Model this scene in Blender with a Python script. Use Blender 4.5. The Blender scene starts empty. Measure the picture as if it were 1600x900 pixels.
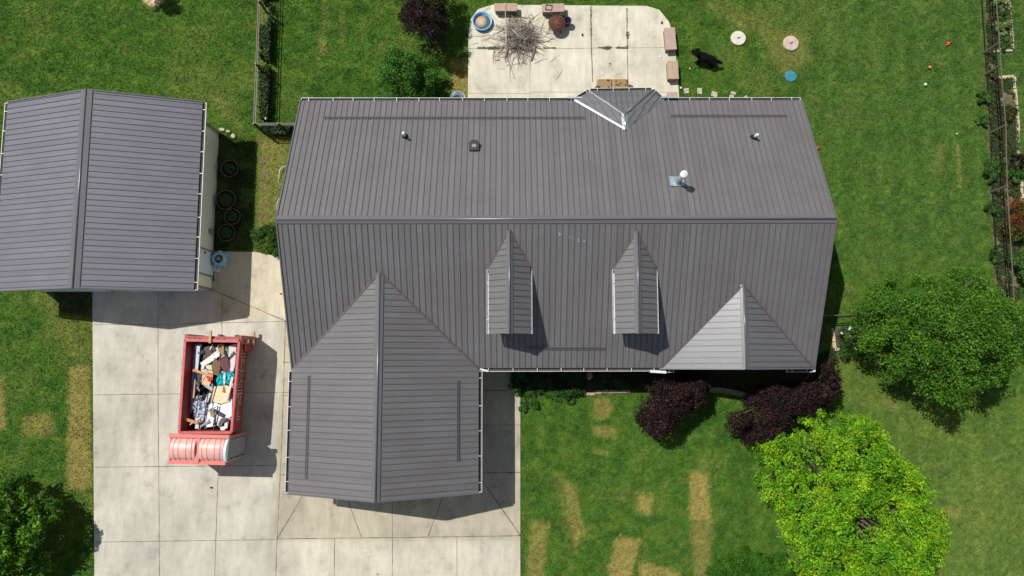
import bpy, bmesh, math, random
import numpy as np
from mathutils import Vector, Matrix, Euler
rng = np.random.default_rng(7)
random.seed(7)
C = bpy.context.scene.collection
sc = bpy.context.scene

# ------------------------------------------------------------ camera, sky, sun
CAMF, CA, CB, CC, CH = 1063.54, 0.1068, -0.00377, -0.00201, 30.0
cam = bpy.data.objects.new('camera', bpy.data.cameras.new('camera'))
C.objects.link(cam)
cam.location = (0, 0, CH)
cam.rotation_euler = (CA, CB, CC)
cam.data.sensor_width = 36
cam.data.lens = CAMF / 1600 * 36
cam.data.clip_end = 2500
sc.camera = cam
SUN = Vector((-0.52928, 0.38404, 1.0)).normalized()
w = bpy.data.worlds.new("World"); sc.world = w; w.use_nodes = True
nt = w.node_tree
sky = nt.nodes.new('ShaderNodeTexSky'); sky.sky_type = 'NISHITA'; sky.sun_disc = False
sky.sun_elevation = math.asin(SUN.z); sky.sun_rotation = math.atan2(SUN.x, SUN.y)
bg = nt.nodes['Background']; bg.inputs['Strength'].default_value = 0.075
hs = nt.nodes.new('ShaderNodeHueSaturation'); hs.inputs['Saturation'].default_value = 0.62
nt.links.new(sky.outputs[0], hs.inputs['Color']); nt.links.new(hs.outputs[0], bg.inputs['Color'])
sl = bpy.data.lights.new('sun', 'SUN'); sl.energy = 4.4; sl.angle = math.radians(0.53); sl.color = (1, 0.965, 0.9)
so = bpy.data.objects.new('sun', sl); C.objects.link(so)
so.rotation_euler = (-SUN).to_track_quat('-Z', 'Y').to_euler()
so.location = (-20, 15, 40)
sc.view_settings.view_transform = 'Standard'; sc.view_settings.look = 'None'
sc.view_settings.gamma = 1; sc.view_settings.exposure = 0.0

# ------------------------------------------------------------ survey helpers
_R = np.array(Euler((CA, CB, CC)).to_matrix())
def ray(px, py):
    return _R @ np.array([(px - 800) / CAMF, -(py - 450) / CAMF, -1.0])
def P(px, py, z=0.0):                       # photo measurement -> place on the level z
    d = ray(px, py); t = (z - CH) / d[2]
    return (d[0] * t, d[1] * t)
def P3(px, py, z=0.0):
    x, y = P(px, py, z); return (x, y, z)
X0, X1, Y0, Y1, HE, HR = -8.68, 12.217, -0.281, 10.813, 2.573, 4.997
YM = (Y0 + Y1) / 2; SL = (HR - HE) / (YM - Y0)
GX0, GX1, GY, GH = -8.68, -1.226, -5.149, 4.167
SX0, SX1, SY0, SY1, SHE, SHR = -20.957, -12.827, 2.867, 10.81, 2.441, 3.734
def RF(px, py):                             # point on front slope
    d = ray(px, py); t = (HE - Y0 * SL - CH) / (d[2] - d[1] * SL); q = d * t; return Vector((q[0], q[1], q[2] + CH))
def RB(px, py):                             # point on back slope
    d = ray(px, py); t = (HE + Y1 * SL - CH) / (d[2] + d[1] * SL); q = d * t; return Vector((q[0], q[1], q[2] + CH))
def zf(y): return HE + (y - Y0) * SL
def zb(y): return HE + (Y1 - y) * SL

# ------------------------------------------------------------ materials
def mat(name, col, rough=0.7, var=0.15, scale=4.0, metal=0.0, spec=0.5, bump=0.0, bscale=40, col2=None, alpha=None, trans=0, stretch=None, detail=6):
    m = bpy.data.materials.new(name); m.use_nodes = True
    n = m.node_tree.nodes; l = m.node_tree.links; b = n['Principled BSDF']
    b.inputs['Roughness'].default_value = rough; b.inputs['Metallic'].default_value = metal
    b.inputs['Specular IOR Level'].default_value = spec
    tc = n.new('ShaderNodeTexCoord'); src = tc.outputs['Object']
    if stretch:
        mp = n.new('ShaderNodeMapping'); mp.inputs['Scale'].default_value = stretch
        l.new(src, mp.inputs[0]); src = mp.outputs[0]
    nz = n.new('ShaderNodeTexNoise'); nz.inputs['Scale'].default_value = scale; nz.inputs['Detail'].default_value = detail
    nz.inputs['Roughness'].default_value = 0.65
    l.new(src, nz.inputs['Vector'])
    cr = n.new('ShaderNodeValToRGB'); cr.color_ramp.elements[0].position = .3; cr.color_ramp.elements[1].position = .7
    c1 = col; c2 = col2 if col2 else col
    cr.color_ramp.elements[0].color = (*[max(0, x * (1 - var)) for x in c1], 1)
    cr.color_ramp.elements[1].color = (*[min(1, x * (1 + var)) for x in c2], 1)
    l.new(nz.outputs['Fac'], cr.inputs[0]); l.new(cr.outputs[0], b.inputs['Base Color'])
    if bump:
        n2 = n.new('ShaderNodeTexNoise'); n2.inputs['Scale'].default_value = bscale; n2.inputs['Detail'].default_value = 4
        l.new(src, n2.inputs['Vector'])
        bp = n.new('ShaderNodeBump'); bp.inputs['Strength'].default_value = bump; bp.inputs['Distance'].default_value = 0.02
        l.new(n2.outputs['Fac'], bp.inputs['Height']); l.new(bp.outputs[0], b.inputs['Normal'])
    if trans: b.inputs['Transmission Weight'].default_value = trans
    if alpha is not None: b.inputs['Alpha'].default_value = alpha
    return m

def attr_mat(name, rough=0.8, noise=0.5, nscale=14, bump=0.5, translucent=0.0, spec=0.3, big=0.0):
    """colour comes from the per-vertex surface colour, broken up by noise"""
    m = bpy.data.materials.new(name); m.use_nodes = True
    n = m.node_tree.nodes; l = m.node_tree.links; b = n['Principled BSDF']
    b.inputs['Roughness'].default_value = rough; b.inputs['Specular IOR Level'].default_value = spec
    at = n.new('ShaderNodeAttribute'); at.attribute_name = 'Col'
    out = at.outputs['Color']
    if noise:
        tc = n.new('ShaderNodeTexCoord')
        for s, a in ((nscale, noise), (nscale * 4.3, noise * .6)):
            nz = n.new('ShaderNodeTexNoise'); nz.inputs['Scale'].default_value = s; nz.inputs['Detail'].default_value = 5
            nz.inputs['Roughness'].default_value = .7
            l.new(tc.outputs['Object'], nz.inputs['Vector'])
            mr = n.new('ShaderNodeMapRange'); mr.inputs['From Min'].default_value = .3; mr.inputs['From Max'].default_value = .7
            mr.inputs['To Min'].default_value = 1 - a; mr.inputs['To Max'].default_value = 1 + a
            l.new(nz.outputs['Fac'], mr.inputs['Value'])
            mx = n.new('ShaderNodeVectorMath'); mx.operation = 'SCALE'
            l.new(out, mx.inputs[0]); l.new(mr.outputs[0], mx.inputs['Scale']); out = mx.outputs[0]
        if bump:
            bp = n.new('ShaderNodeBump'); bp.inputs['Strength'].default_value = bump; bp.inputs['Distance'].default_value = .03
            l.new(nz.outputs['Fac'], bp.inputs['Height']); l.new(bp.outputs[0], b.inputs['Normal'])
    l.new(out, b.inputs['Base Color'])
    if translucent:
        tr = n.new('ShaderNodeBsdfTranslucent'); l.new(out, tr.inputs['Color'])
        ms = n.new('ShaderNodeMixShader'); ms.inputs[0].default_value = translucent
        l.new(b.outputs[0], ms.inputs[1]); l.new(tr.outputs[0], ms.inputs[2])
        l.new(ms.outputs[0], n['Material Output'].inputs['Surface'])
    return m

M = {}
def roofmat(name, col, st=(4.4, .04, .04)):
    m = mat(name, col, rough=.39, var=.08, scale=.7, spec=.75, bump=.05, bscale=7, detail=8, col2=(col[0] * .99, col[1] * 1.01, col[2] * 1.03))
    b = m.node_tree.nodes['Principled BSDF']; b.inputs['Metallic'].default_value = .12
    n = m.node_tree.nodes; l = m.node_tree.links
    tc = n.new('ShaderNodeTexCoord'); mp = n.new('ShaderNodeMapping'); mp.inputs['Scale'].default_value = st
    nz = n.new('ShaderNodeTexNoise'); nz.inputs['Scale'].default_value = 1; nz.inputs['Detail'].default_value = 1
    n3 = n.new('ShaderNodeTexNoise'); n3.inputs['Scale'].default_value = 9; n3.inputs['Detail'].default_value = 7; n3.inputs['Roughness'].default_value = .75
    l.new(tc.outputs['Object'], mp.inputs[0]); l.new(mp.outputs[0], nz.inputs['Vector']); l.new(tc.outputs['Object'], n3.inputs['Vector'])
    src = b.inputs['Base Color'].links[0].from_socket
    for q, a in ((nz, .08), (n3, .07)):
        mr = n.new('ShaderNodeMapRange'); mr.inputs['From Min'].default_value = .3; mr.inputs['From Max'].default_value = .7; mr.inputs['To Min'].default_value = 1 - a; mr.inputs['To Max'].default_value = 1 + a
        l.new(q.outputs['Fac'], mr.inputs['Value']); mx = n.new('ShaderNodeVectorMath'); mx.operation = 'SCALE'; l.new(src, mx.inputs[0]); l.new(mr.outputs[0], mx.inputs['Scale']); src = mx.outputs[0]
    l.new(src, b.inputs['Base Color'])
    return m
M['roofy'] = roofmat('cross_roof_metal', (.158, .149, .151), (.04, 4.4, .04))
M['sheen_boost'] = roofmat('boosted_sheen_roof_metal', (.160, .160, .170), (.04, 4.4, .04)); M['sheen_boost'].node_tree.nodes['Principled BSDF'].inputs['Metallic'].default_value = .22  # porch and bay copy, paler and more metallic to paint in extra sun sheen
M['roof'] = roofmat('roof_metal', (.158, .149, .151))
M['seam_shade'] = mat('roof_seam_shade', (.112, .103, .104), rough=.42, var=.12, scale=3)  # ribs darker than the panels: shade of their flanks put into the colour
M['trim'] = mat('roof_trim', (.150, .145, .155), rough=.30, var=.06, scale=2, spec=.8, metal=.15)
M['valley'] = mat('valley_metal', (.12, .085, .080), rough=.5, var=.2, scale=5)
M['white'] = mat('white_paint', (.66, .67, .67), rough=.4, var=.16, scale=5, detail=8)
M['gutter_shade'] = mat('gutter_inside_shade', (.06, .055, .05), rough=.8, var=.4, scale=8)  # trough floor coloured dark for the shade inside the gutter
M['siding'] = mat('siding', (.60, .61, .53), rough=.6, var=.06, scale=2)
M['shedwall'] = mat('shed_wall', (.80, .82, .70), rough=.5, var=.06, scale=1.5, stretch=(1, 6, .4))
M['brick'] = mat('brick', (.32, .22, .17), rough=.85, var=.3, scale=9)
M['glass'] = mat('glass', (.03, .04, .05), rough=.05, var=.1, spec=.8)
M['door'] = mat('door_paint', (.66, .78, .86), rough=.45, var=.06)
M['greytrim'] = mat('grey_trim', (.26, .25, .21), rough=.6, var=.1)
M['black'] = mat('black_plastic', (.012, .012, .013), rough=.55, var=.3, scale=8)
M['blackmetal'] = mat('black_metal', (.02, .018, .016), rough=.45, var=.3, scale=8)
M['galv'] = mat('galvanised', (.42, .50, .55), rough=.4, metal=.5, var=.25, scale=10)
M['pipe'] = mat('white_pipe', (.75, .77, .78), rough=.4, var=.1)
M['wood'] = mat('lumber', (.50, .33, .17), rough=.75, var=.2, scale=10, stretch=(1, 1, 6))
M['orangewood'] = mat('orange_lumber', (.55, .24, .09), rough=.7, var=.15, scale=10)
M['railwood'] = mat('rail_bronze', (.16, .125, .085), rough=.6, var=.2, scale=8)
M['red'] = mat('red_paint', (.30, .032, .032), rough=.5, var=.38, scale=5, bump=.12, bscale=12, detail=9)
M['redrim'] = mat('faded_red_paint', (.50, .10, .095), rough=.55, var=.3, scale=9, detail=9)
M['salmon'] = mat('salmon_plastic', (.74, .42, .37), rough=.42, var=.16, scale=7, detail=9)
M['coral'] = mat('coral_frame', (.66, .19, .16), rough=.45, var=.1, scale=6)
M['greydoor'] = mat('grey_panel', (.22, .25, .27), rough=.5, var=.08)
M['palegrey'] = mat('pale_grey_plastic', (.68, .76, .84), rough=.4, var=.05)
M['rust'] = mat('rusty_steel', (.10, .036, .020), rough=.9, var=.4, scale=9, bump=.2)
M['purple'] = mat('purple_plastic', (.025, .018, .075), rough=.5, var=.25)
M['poolblue'] = mat('pool_blue', (.20, .48, .74), rough=.35, var=.15, scale=4)
M['pooldirt'] = mat('pool_dregs', (.50, .45, .38), rough=.6, var=.25, scale=5, col2=(.52, .34, .2))
M['lidgreen'] = mat('green_lid', (.035, .20, .27), rough=.6, var=.25, scale=5)
M['hoseblue'] = mat('faded_blue_plastic', (.30, .55, .66), rough=.4, var=.15)
M['mossy'] = mat('mossy_stone', (.17, .135, .075), rough=1, var=.45, scale=9, bump=.4)
M['rock'] = mat('rock', (.33, .28, .22), rough=.9, var=.3, scale=8, bump=.4)
M['palestone'] = mat('pale_stone', (.46, .42, .34), rough=.9, var=.3, scale=7, bump=.3)
M['edgestone'] = mat('edging_stone', (.48, .40, .27), rough=.9, var=.3, scale=6, bump=.4)
M['pinkstone'] = mat('pink_block', (.42, .31, .26), rough=.9, var=.14, scale=5, bump=.3)
M['tanstone'] = mat('tan_block', (.42, .31, .22), rough=.9, var=.18, scale=5, bump=.3)
M['blockside'] = mat('block_side', (.24, .20, .17), rough=.95, var=.4, scale=(9), bump=.5)
M['manhole'] = mat('pale_concrete_lid', (.62, .58, .49), rough=.85, var=.15, scale=7, bump=.2)
M['manhole2'] = mat('worn_concrete_lid', (.50, .40, .33), rough=.85, var=.25, scale=6, bump=.2)
M['bark'] = mat('bark', (.12, .09, .065), rough=.95, var=.35, scale=9, bump=.5)
M['stick'] = mat('dry_stick', (.29, .25, .21), rough=.9, var=.45, scale=2.5)
M['palewood'] = mat('bare_branch', (.50, .45, .37), rough=.8, var=.2, scale=6)
M['soil'] = mat('soil', (.06, .045, .035), rough=1, var=.5, scale=8)
M['sand'] = mat('sand', (.50, .38, .24), rough=1, var=.2, scale=8)
M['fur'] = mat('black_fur', (.004, .0036, .004), spec=.15, rough=.85, var=.5, scale=25, bump=.6, bscale=60)
M['hose'] = mat('pale_hose', (.55, .66, .58), rough=.5, var=.1)
M['orange'] = mat('orange_plastic', (.75, .24, .02), rough=.4, var=.1)
M['mint'] = mat('mint_plastic', (.45, .85, .68), rough=.4, var=.05)
M['toyred'] = mat('red_plastic', (.62, .07, .05), rough=.45, var=.15)
M['navy'] = mat('navy_rubber', (.012, .015, .06), rough=.5, var=.2)
M['joint'] = mat('joint_dirt', (.15, .128, .095), rough=1, var=.5, scale=3)
M['lawnstuff'] = attr_mat('grass_blades', rough=.6, noise=0, translucent=.25, spec=.2)
M['leafmat'] = attr_mat('leaves', rough=.55, noise=0, translucent=.30, spec=.22)
M['darkleaf'] = attr_mat('dark_leaves', rough=.55, noise=0, translucent=.12, spec=.22)
M['ground'] = attr_mat('ground', rough=.95, noise=.36, nscale=5, bump=.8, spec=.1)

def concrete(name):
    m = bpy.data.materials.new(name); m.use_nodes = True
    n = m.node_tree.nodes; l = m.node_tree.links; b = n['Principled BSDF']
    b.inputs['Roughness'].default_value = .9; b.inputs['Specular IOR Level'].default_value = .25
    at = n.new('ShaderNodeAttribute'); at.attribute_name = 'Col'; out = at.outputs['Color']
    tc = n.new('ShaderNodeTexCoord')
    for s, a, lo, hi, st in ((.55, .14, .35, .65, None), (3.0, .13, .35, .65, (1, .30, 1)), (22, .09, .3, .7, None), (1.1, .20, .56, .74, None), (90, .08, .3, .7, None)):
        nz = n.new('ShaderNodeTexNoise'); nz.inputs['Scale'].default_value = s; nz.inputs['Detail'].default_value = 7; nz.inputs['Roughness'].default_value = .68
        v = tc.outputs['Object']
        if st:
            mp = n.new('ShaderNodeMapping'); mp.inputs['Scale'].default_value = st; l.new(v, mp.inputs[0]); v = mp.outputs[0]
        l.new(v, nz.inputs['Vector'])
        mr = n.new('ShaderNodeMapRange'); mr.inputs['From Min'].default_value = lo; mr.inputs['From Max'].default_value = hi
        mr.inputs['To Min'].default_value = 1 + a * (.6); mr.inputs['To Max'].default_value = 1 - a
        l.new(nz.outputs['Fac'], mr.inputs['Value'])
        mx = n.new('ShaderNodeVectorMath'); mx.operation = 'SCALE'
        l.new(out, mx.inputs[0]); l.new(mr.outputs[0], mx.inputs['Scale']); out = mx.outputs[0]
    l.new(out, b.inputs['Base Color'])
    bp = n.new('ShaderNodeBump'); bp.inputs['Strength'].default_value = .25; bp.inputs['Distance'].default_value = .01
    l.new(nz.outputs['Fac'], bp.inputs['Height']); l.new(bp.outputs[0], b.inputs['Normal'])
    return m
M['concrete'] = concrete('concrete')

# ------------------------------------------------------------ object helpers
def tag(o, label=None, cat=None, group=None, kind=None):
    if label: o['label'] = label
    if cat: o['category'] = cat
    if group: o['group'] = group
    if kind: o['kind'] = kind
    return o
def thing(name, label, cat, loc, group=None):
    o = bpy.data.objects.new(name, None); C.objects.link(o); o.location = loc; o.empty_display_size = .2
    return tag(o, label, cat, group)
def root_loc(parent):
    v = Vector((0, 0, 0)); p = parent
    while p is not None:
        v += p.location; p = p.parent
    return v

class MB:
    def __init__(s): s.v = []; s.f = []; s.m = []; s.sm = []
    def add(s, vs, fs, mi=0, smooth=False):
        o = len(s.v); s.v += [tuple(x) for x in vs]
        for f in fs: s.f.append([i + o for i in f]); s.m.append(mi); s.sm.append(smooth)
    def box(s, a, b, mi=0):
        x0, y0, z0 = [min(a[i], b[i]) for i in range(3)]; x1, y1, z1 = [max(a[i], b[i]) for i in range(3)]
        s.add([(x0, y0, z0), (x1, y0, z0), (x1, y1, z0), (x0, y1, z0), (x0, y0, z1), (x1, y0, z1), (x1, y1, z1), (x0, y1, z1)],
              [(0, 3, 2, 1), (4, 5, 6, 7), (0, 1, 5, 4), (1, 2, 6, 5), (2, 3, 7, 6), (3, 0, 4, 7)], mi)
    def hexa(s, lo, hi, mi=0):
        n = len(lo)
        s.add(list(lo) + list(hi), [tuple(range(n - 1, -1, -1)), tuple(range(n, 2 * n))] + [(i, (i + 1) % n, n + (i + 1) % n, n + i) for i in range(n)], mi)
    def bar(s, p, q, wd, ht, up=(0, 0, 1), mi=0):        # beam p->q, wd wide, ht high, bottom on p,q
        p = Vector(p); q = Vector(q); d = (q - p).normalized(); u = Vector(up)
        a = d.cross(u)
        if a.length < 1e-5: a = d.cross(Vector((1, 0, 0)))
        a.normalize(); u = a.cross(d).normalized()
        a *= wd / 2; h = u * ht
        s.add([p - a, p + a, q + a, q - a, p - a + h, p + a + h, q + a + h, q - a + h],
              [(0, 3, 2, 1), (4, 5, 6, 7), (0, 1, 5, 4), (1, 2, 6, 5), (2, 3, 7, 6), (3, 0, 4, 7)], mi)
    def tube(s, pts, rad, n=8, mi=0, cap=True, closed=False):
        pts = [Vector(p) for p in pts]; k = len(pts)
        if not hasattr(rad, '__len__'): rad = [rad] * k
        vs = []; prev = None
        for i, p in enumerate(pts):
            if closed: d = pts[(i + 1) % k] - pts[i - 1]
            else: d = pts[min(i + 1, k - 1)] - pts[max(i - 1, 0)]
            d.normalize()
            if prev is None:
                a = d.orthogonal().normalized()
            else:
                a = prev - d * prev.dot(d)
                a = a.normalized() if a.length > 1e-6 else d.orthogonal().normalized()
            prev = a; b = d.cross(a)
            for j in range(n):
                t = 2 * math.pi * j / n; vs.append(p + (a * math.cos(t) + b * math.sin(t)) * rad[i])
        fs = []
        for i in range(k if closed else k - 1):
            i2 = (i + 1) % k
            for j in range(n):
                j2 = (j + 1) % n; fs.append((i * n + j, i * n + j2, i2 * n + j2, i2 * n + j))
        s.add(vs, fs, mi, True)
        if cap and not closed:
            o = len(s.v) - len(vs)
            s.f.append([o + j for j in range(n - 1, -1, -1)]); s.m.append(mi); s.sm.append(False)
            s.f.append([o + (k - 1) * n + j for j in range(n)]); s.m.append(mi); s.sm.append(False)
    def lathe(s, c, prof, n=24, mi=0, smooth=True, caps=True):
        vs = []; c = Vector(c)
        for r, z in prof:
            for j in range(n):
                t = 2 * math.pi * j / n; vs.append((c.x + r * math.cos(t), c.y + r * math.sin(t), c.z + z))
        fs = []
        for i in range(len(prof) - 1):
            for j in range(n):
                j2 = (j + 1) % n; fs.append((i * n + j, i * n + j2, (i + 1) * n + j2, (i + 1) * n + j))
        s.add(vs, fs, mi, smooth)
        o = len(s.v) - len(vs)
        for i, rev in ((0, True), (len(prof) - 1, False)):
            if prof[i][0] > 1e-4 and caps:
                s.f.append([o + i * n + j for j in (range(n - 1, -1, -1) if rev else range(n))]); s.m.append(mi); s.sm.append(False)
    def ico(s, c, r, mi=0, sub=2, jit=0, sc3=(1, 1, 1)):
        bm = bmesh.new(); bmesh.ops.create_icosphere(bm, subdivisions=sub, radius=1)
        vs = []
        for v in bm.verts:
            k = 1 + random.uniform(-jit, jit)
            vs.append((c[0] + v.co.x * r * sc3[0] * k, c[1] + v.co.y * r * sc3[1] * k, c[2] + v.co.z * r * sc3[2] * k))
        s.add(vs, [[v.index for v in f.verts] for f in bm.faces], mi, jit < .05); bm.free()
    def build(s, name, mats, parent=None, loc=None, bevel=0):
        if not isinstance(mats, (list, tuple)): mats = [mats]
        off = root_loc(parent) if parent is not None else Vector(loc or (0, 0, 0))
        me = bpy.data.meshes.new(name)
        me.from_pydata([(x - off.x, y - off.y, z - off.z) for x, y, z in s.v], [], s.f)
        for m_ in mats: me.materials.append(m_)
        me.polygons.foreach_set('material_index', s.m); me.polygons.foreach_set('use_smooth', s.sm); me.update()
        bm = bmesh.new(); bm.from_mesh(me); bmesh.ops.recalc_face_normals(bm, faces=bm.faces); bm.to_mesh(me); bm.free()
        o = bpy.data.objects.new(name, me); C.objects.link(o)
        if parent is not None: o.parent = parent
        else: o.location = off
        if bevel:
            md = o.modifiers.new('bevel', 'BEVEL'); md.width = bevel; md.segments = 2; md.limit_method = 'ANGLE'
        return o

def one(name, mb, mats, label, cat, loc, group=None, kind=None, bevel=0):
    return tag(mb.build(name, mats, None, loc, bevel), label, cat, group, kind)

def fast_mesh(name, verts, faces, cols, material, loc=(0, 0, 0), parent=None):
    """verts (N,3) faces (F,k) cols (N,3) in world space"""
    off = np.array(root_loc(parent) if parent is not None else loc, dtype=np.float64)
    me = bpy.data.meshes.new(name); N = len(verts); F, k = faces.shape
    me.vertices.add(N); me.vertices.foreach_set('co', (verts - off).astype(np.float32).ravel())
    me.loops.add(F * k); me.loops.foreach_set('vertex_index', faces.astype(np.int32).ravel())
    me.polygons.add(F); me.polygons.foreach_set('loop_start', np.arange(0, F * k, k, dtype=np.int32))
    me.update(calc_edges=True)
    at = me.color_attributes.new('Col', 'FLOAT_COLOR', 'POINT')
    cc = np.ones((N, 4), np.float32); cc[:, :3] = cols; at.data.foreach_set('color', cc.ravel())
    me.materials.append(material); me.validate()
    o = bpy.data.objects.new(name, me); C.objects.link(o)
    if parent is not None: o.parent = parent
    else: o.location = loc
    return o

# numpy value noise
_L = rng.random((256, 256))
def vnoise(x, y):
    xi = np.floor(x).astype(int); yi = np.floor(y).astype(int); fx = x - xi; fy = y - yi
    fx = fx * fx * (3 - 2 * fx); fy = fy * fy * (3 - 2 * fy)
    a = _L[xi % 256, yi % 256]; b = _L[(xi + 1) % 256, yi % 256]; c = _L[xi % 256, (yi + 1) % 256]; d = _L[(xi + 1) % 256, (yi + 1) % 256]
    return (a * (1 - fx) + b * fx) * (1 - fy) + (c * (1 - fx) + d * fx) * fy
def fbm(x, y, o=4):
    r = 0; a = .5; t = 0
    for i in range(o):
        r = r + a * vnoise(x * 2 ** i + 17.3 * i, y * 2 ** i + 9.1 * i); t += a; a *= .55
    return r / t
def inpoly(x, y, poly):
    r = np.zeros(x.shape, bool); n = len(poly)
    for i in range(n):
        x1, y1 = poly[i]; x2, y2 = poly[(i + 1) % n]
        if y1 == y2: continue
        c = ((y1 > y) != (y2 > y)) & (x < (x2 - x1) * (y - y1) / (y2 - y1) + x1)
        r ^= c
    return r
def sdf(x, y, poly):
    d = np.full(x.shape, 1e9); n = len(poly)
    for i in range(n):
        ax, ay = poly[i]; bx, by = poly[(i + 1) % n]; ex, ey = bx - ax, by - ay
        t = np.clip(((x - ax) * ex + (y - ay) * ey) / (ex * ex + ey * ey + 1e-9), 0, 1)
        d = np.minimum(d, np.hypot(x - ax - t * ex, y - ay - t * ey))
    return np.where(inpoly(x, y, poly), -d, d)
def sstep(a, b, x):
    t = np.clip((x - a) / (b - a), 0, 1); return t * t * (3 - 2 * t)

# ------------------------------------------------------------ ground
def PP(l, z=0): return [P(a, b, z) for a, b in l]
DRIVE = [P(145, 440), P(335, 440), P(335, 393), P(400, 394), P(450, 404), (-8.2, 0), (-8.2, -4.5), (-1.6, -4.5), (-1.6, .15), P(797, 560), P(800, 600), P(813, 622), P(813, 1100), P(150, 1100)]
PATIO = [P(732, 55), P(736, 30), P(747, 15), P(770, 8), P(1010, 10), P(1030, 16), P(1045, 35), P(1053, 60), P(1058, 110), P(1061, 157), (6.5, 10.3), (-1.6, 10.3), P(731, 157)]
dry = [  # polygon, strength, softness
    ([(108, 575), (139, 570), (143, 762), (105, 765)], .85, .12), ([(-30, 560), (6, 590), (8, 670), (-30, 690)], .8, .2),
    ([(33, 652), (78, 645), (86, 678), (37, 682)], .6, .2), ([(927, 622), (955, 625), (956, 652), (927, 655)], .7, .15),
    ([(925, 665), (962, 668), (964, 684), (930, 680)], .65, .12), ([(928, 702), (950, 703), (951, 712), (930, 710)], .5, .12),
    ([(1077, 735), (1107, 742), (1112, 815), (1078, 812)], .95, .10), ([(1079, 815), (1112, 812), (1108, 905), (1086, 905)], .6, .25),
    ([(995, 768), (1023, 773), (1018, 806), (993, 800)], .85, .10), ([(880, 752), (897, 755), (918, 835), (897, 858)], .6, .12),
    ([(862, 735), (884, 745), (897, 840), (885, 840)], .28, .25), ([(828, 812), (858, 818), (850, 905), (822, 905)], .62, .12),
    ([(961, 840), (999, 843), (984, 910), (947, 910)], .95, .09), ([(1001, 878), (1062, 892), (1058, 925), (998, 920)], .9, .09),
    ([(702, 92), (733, 92), (733, 152), (703, 152)], .85, .15), ([(500, 60), (511, 60), (508, 86), (498, 83)], .6, .15),
    ([(532, -10), (539, -10), (537, 75), (531, 70)], .25, .1), ([(504, -10), (512, -10), (510, 62), (503, 60)], .25, .1),
    ([(405, 222), (450, 222), (432, 385), (398, 390)], .55, .3), ([(400, 205), (450, 212), (450, 232), (405, 232)], .45, .2),
    ([(1495, 225), (1499, 225), (1502, 292), (1498, 292)], .7, .05), ([(1374, 250), (1377, 250), (1376, 300), (1373, 300)], .35, .07),
    ([(1380, 620), (1405, 632), (1400, 640), (1378, 632)], .5, .2), ([(1480, 795), (1502, 795), (1500, 810), (1482, 810)], .6, .2),
    ([(1462, 228), (1474, 228), (1472, 270), (1460, 270)], .3, .15), ([(405, -20), (418, -20), (412, 190), (399, 190)], .35, .12),
    ([(330, 150), (345, 150), (375, 190), (385, 215), (350, 185)], .3, .3), ([(1165, 585), (1180, 590), (1178, 620), (1150, 615)], .35, .2),
    ([(1095, 5), (1130, 0), (1200, 30), (1215, 60), (1150, 45)], .3, .5), ([(1190, 60), (1220, 120), (1270, 95), (1250, 40)], .35, .4),
    ([(148, 455), (60, 455), (40, 470), (148, 500)], .3, .2), ([(60, 480), (145, 478), (145, 560), (110, 560)], .22, .3),
]
dry = [(PP(a), b, c) for a, b, c in dry]
BEDR = PP([(1538, -60), (1577, -60), (1580, 78), (1552, 80), (1555, 120), (1582, 122), (1592, 245), (1592, 330), (1592, 480), (1575, 485), (1556, 470), (1548, 300), (1542, 150)])
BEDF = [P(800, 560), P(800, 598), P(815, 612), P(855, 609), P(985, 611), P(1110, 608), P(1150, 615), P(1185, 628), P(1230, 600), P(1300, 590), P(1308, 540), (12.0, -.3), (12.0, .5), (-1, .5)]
BEDC = PP([(1299, 512), (1345, 506), (1360, 540), (1345, 547), (1304, 548)])
SANDP = PP([(222, -25), (250, -25), (258, 0), (246, 9), (234, 10), (224, 3)])
SHEDSHADE = PP([(330, 205), (402, 225), (396, 388), (330, 393)])  # strip of the shed's cast shadow, darkened in the ground colour
SHADESOIL = PP([(75, 440), (146, 440), (147, 495), (97, 488)])  # dry soil at the shed corner, with the shed's shade painted in

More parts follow.
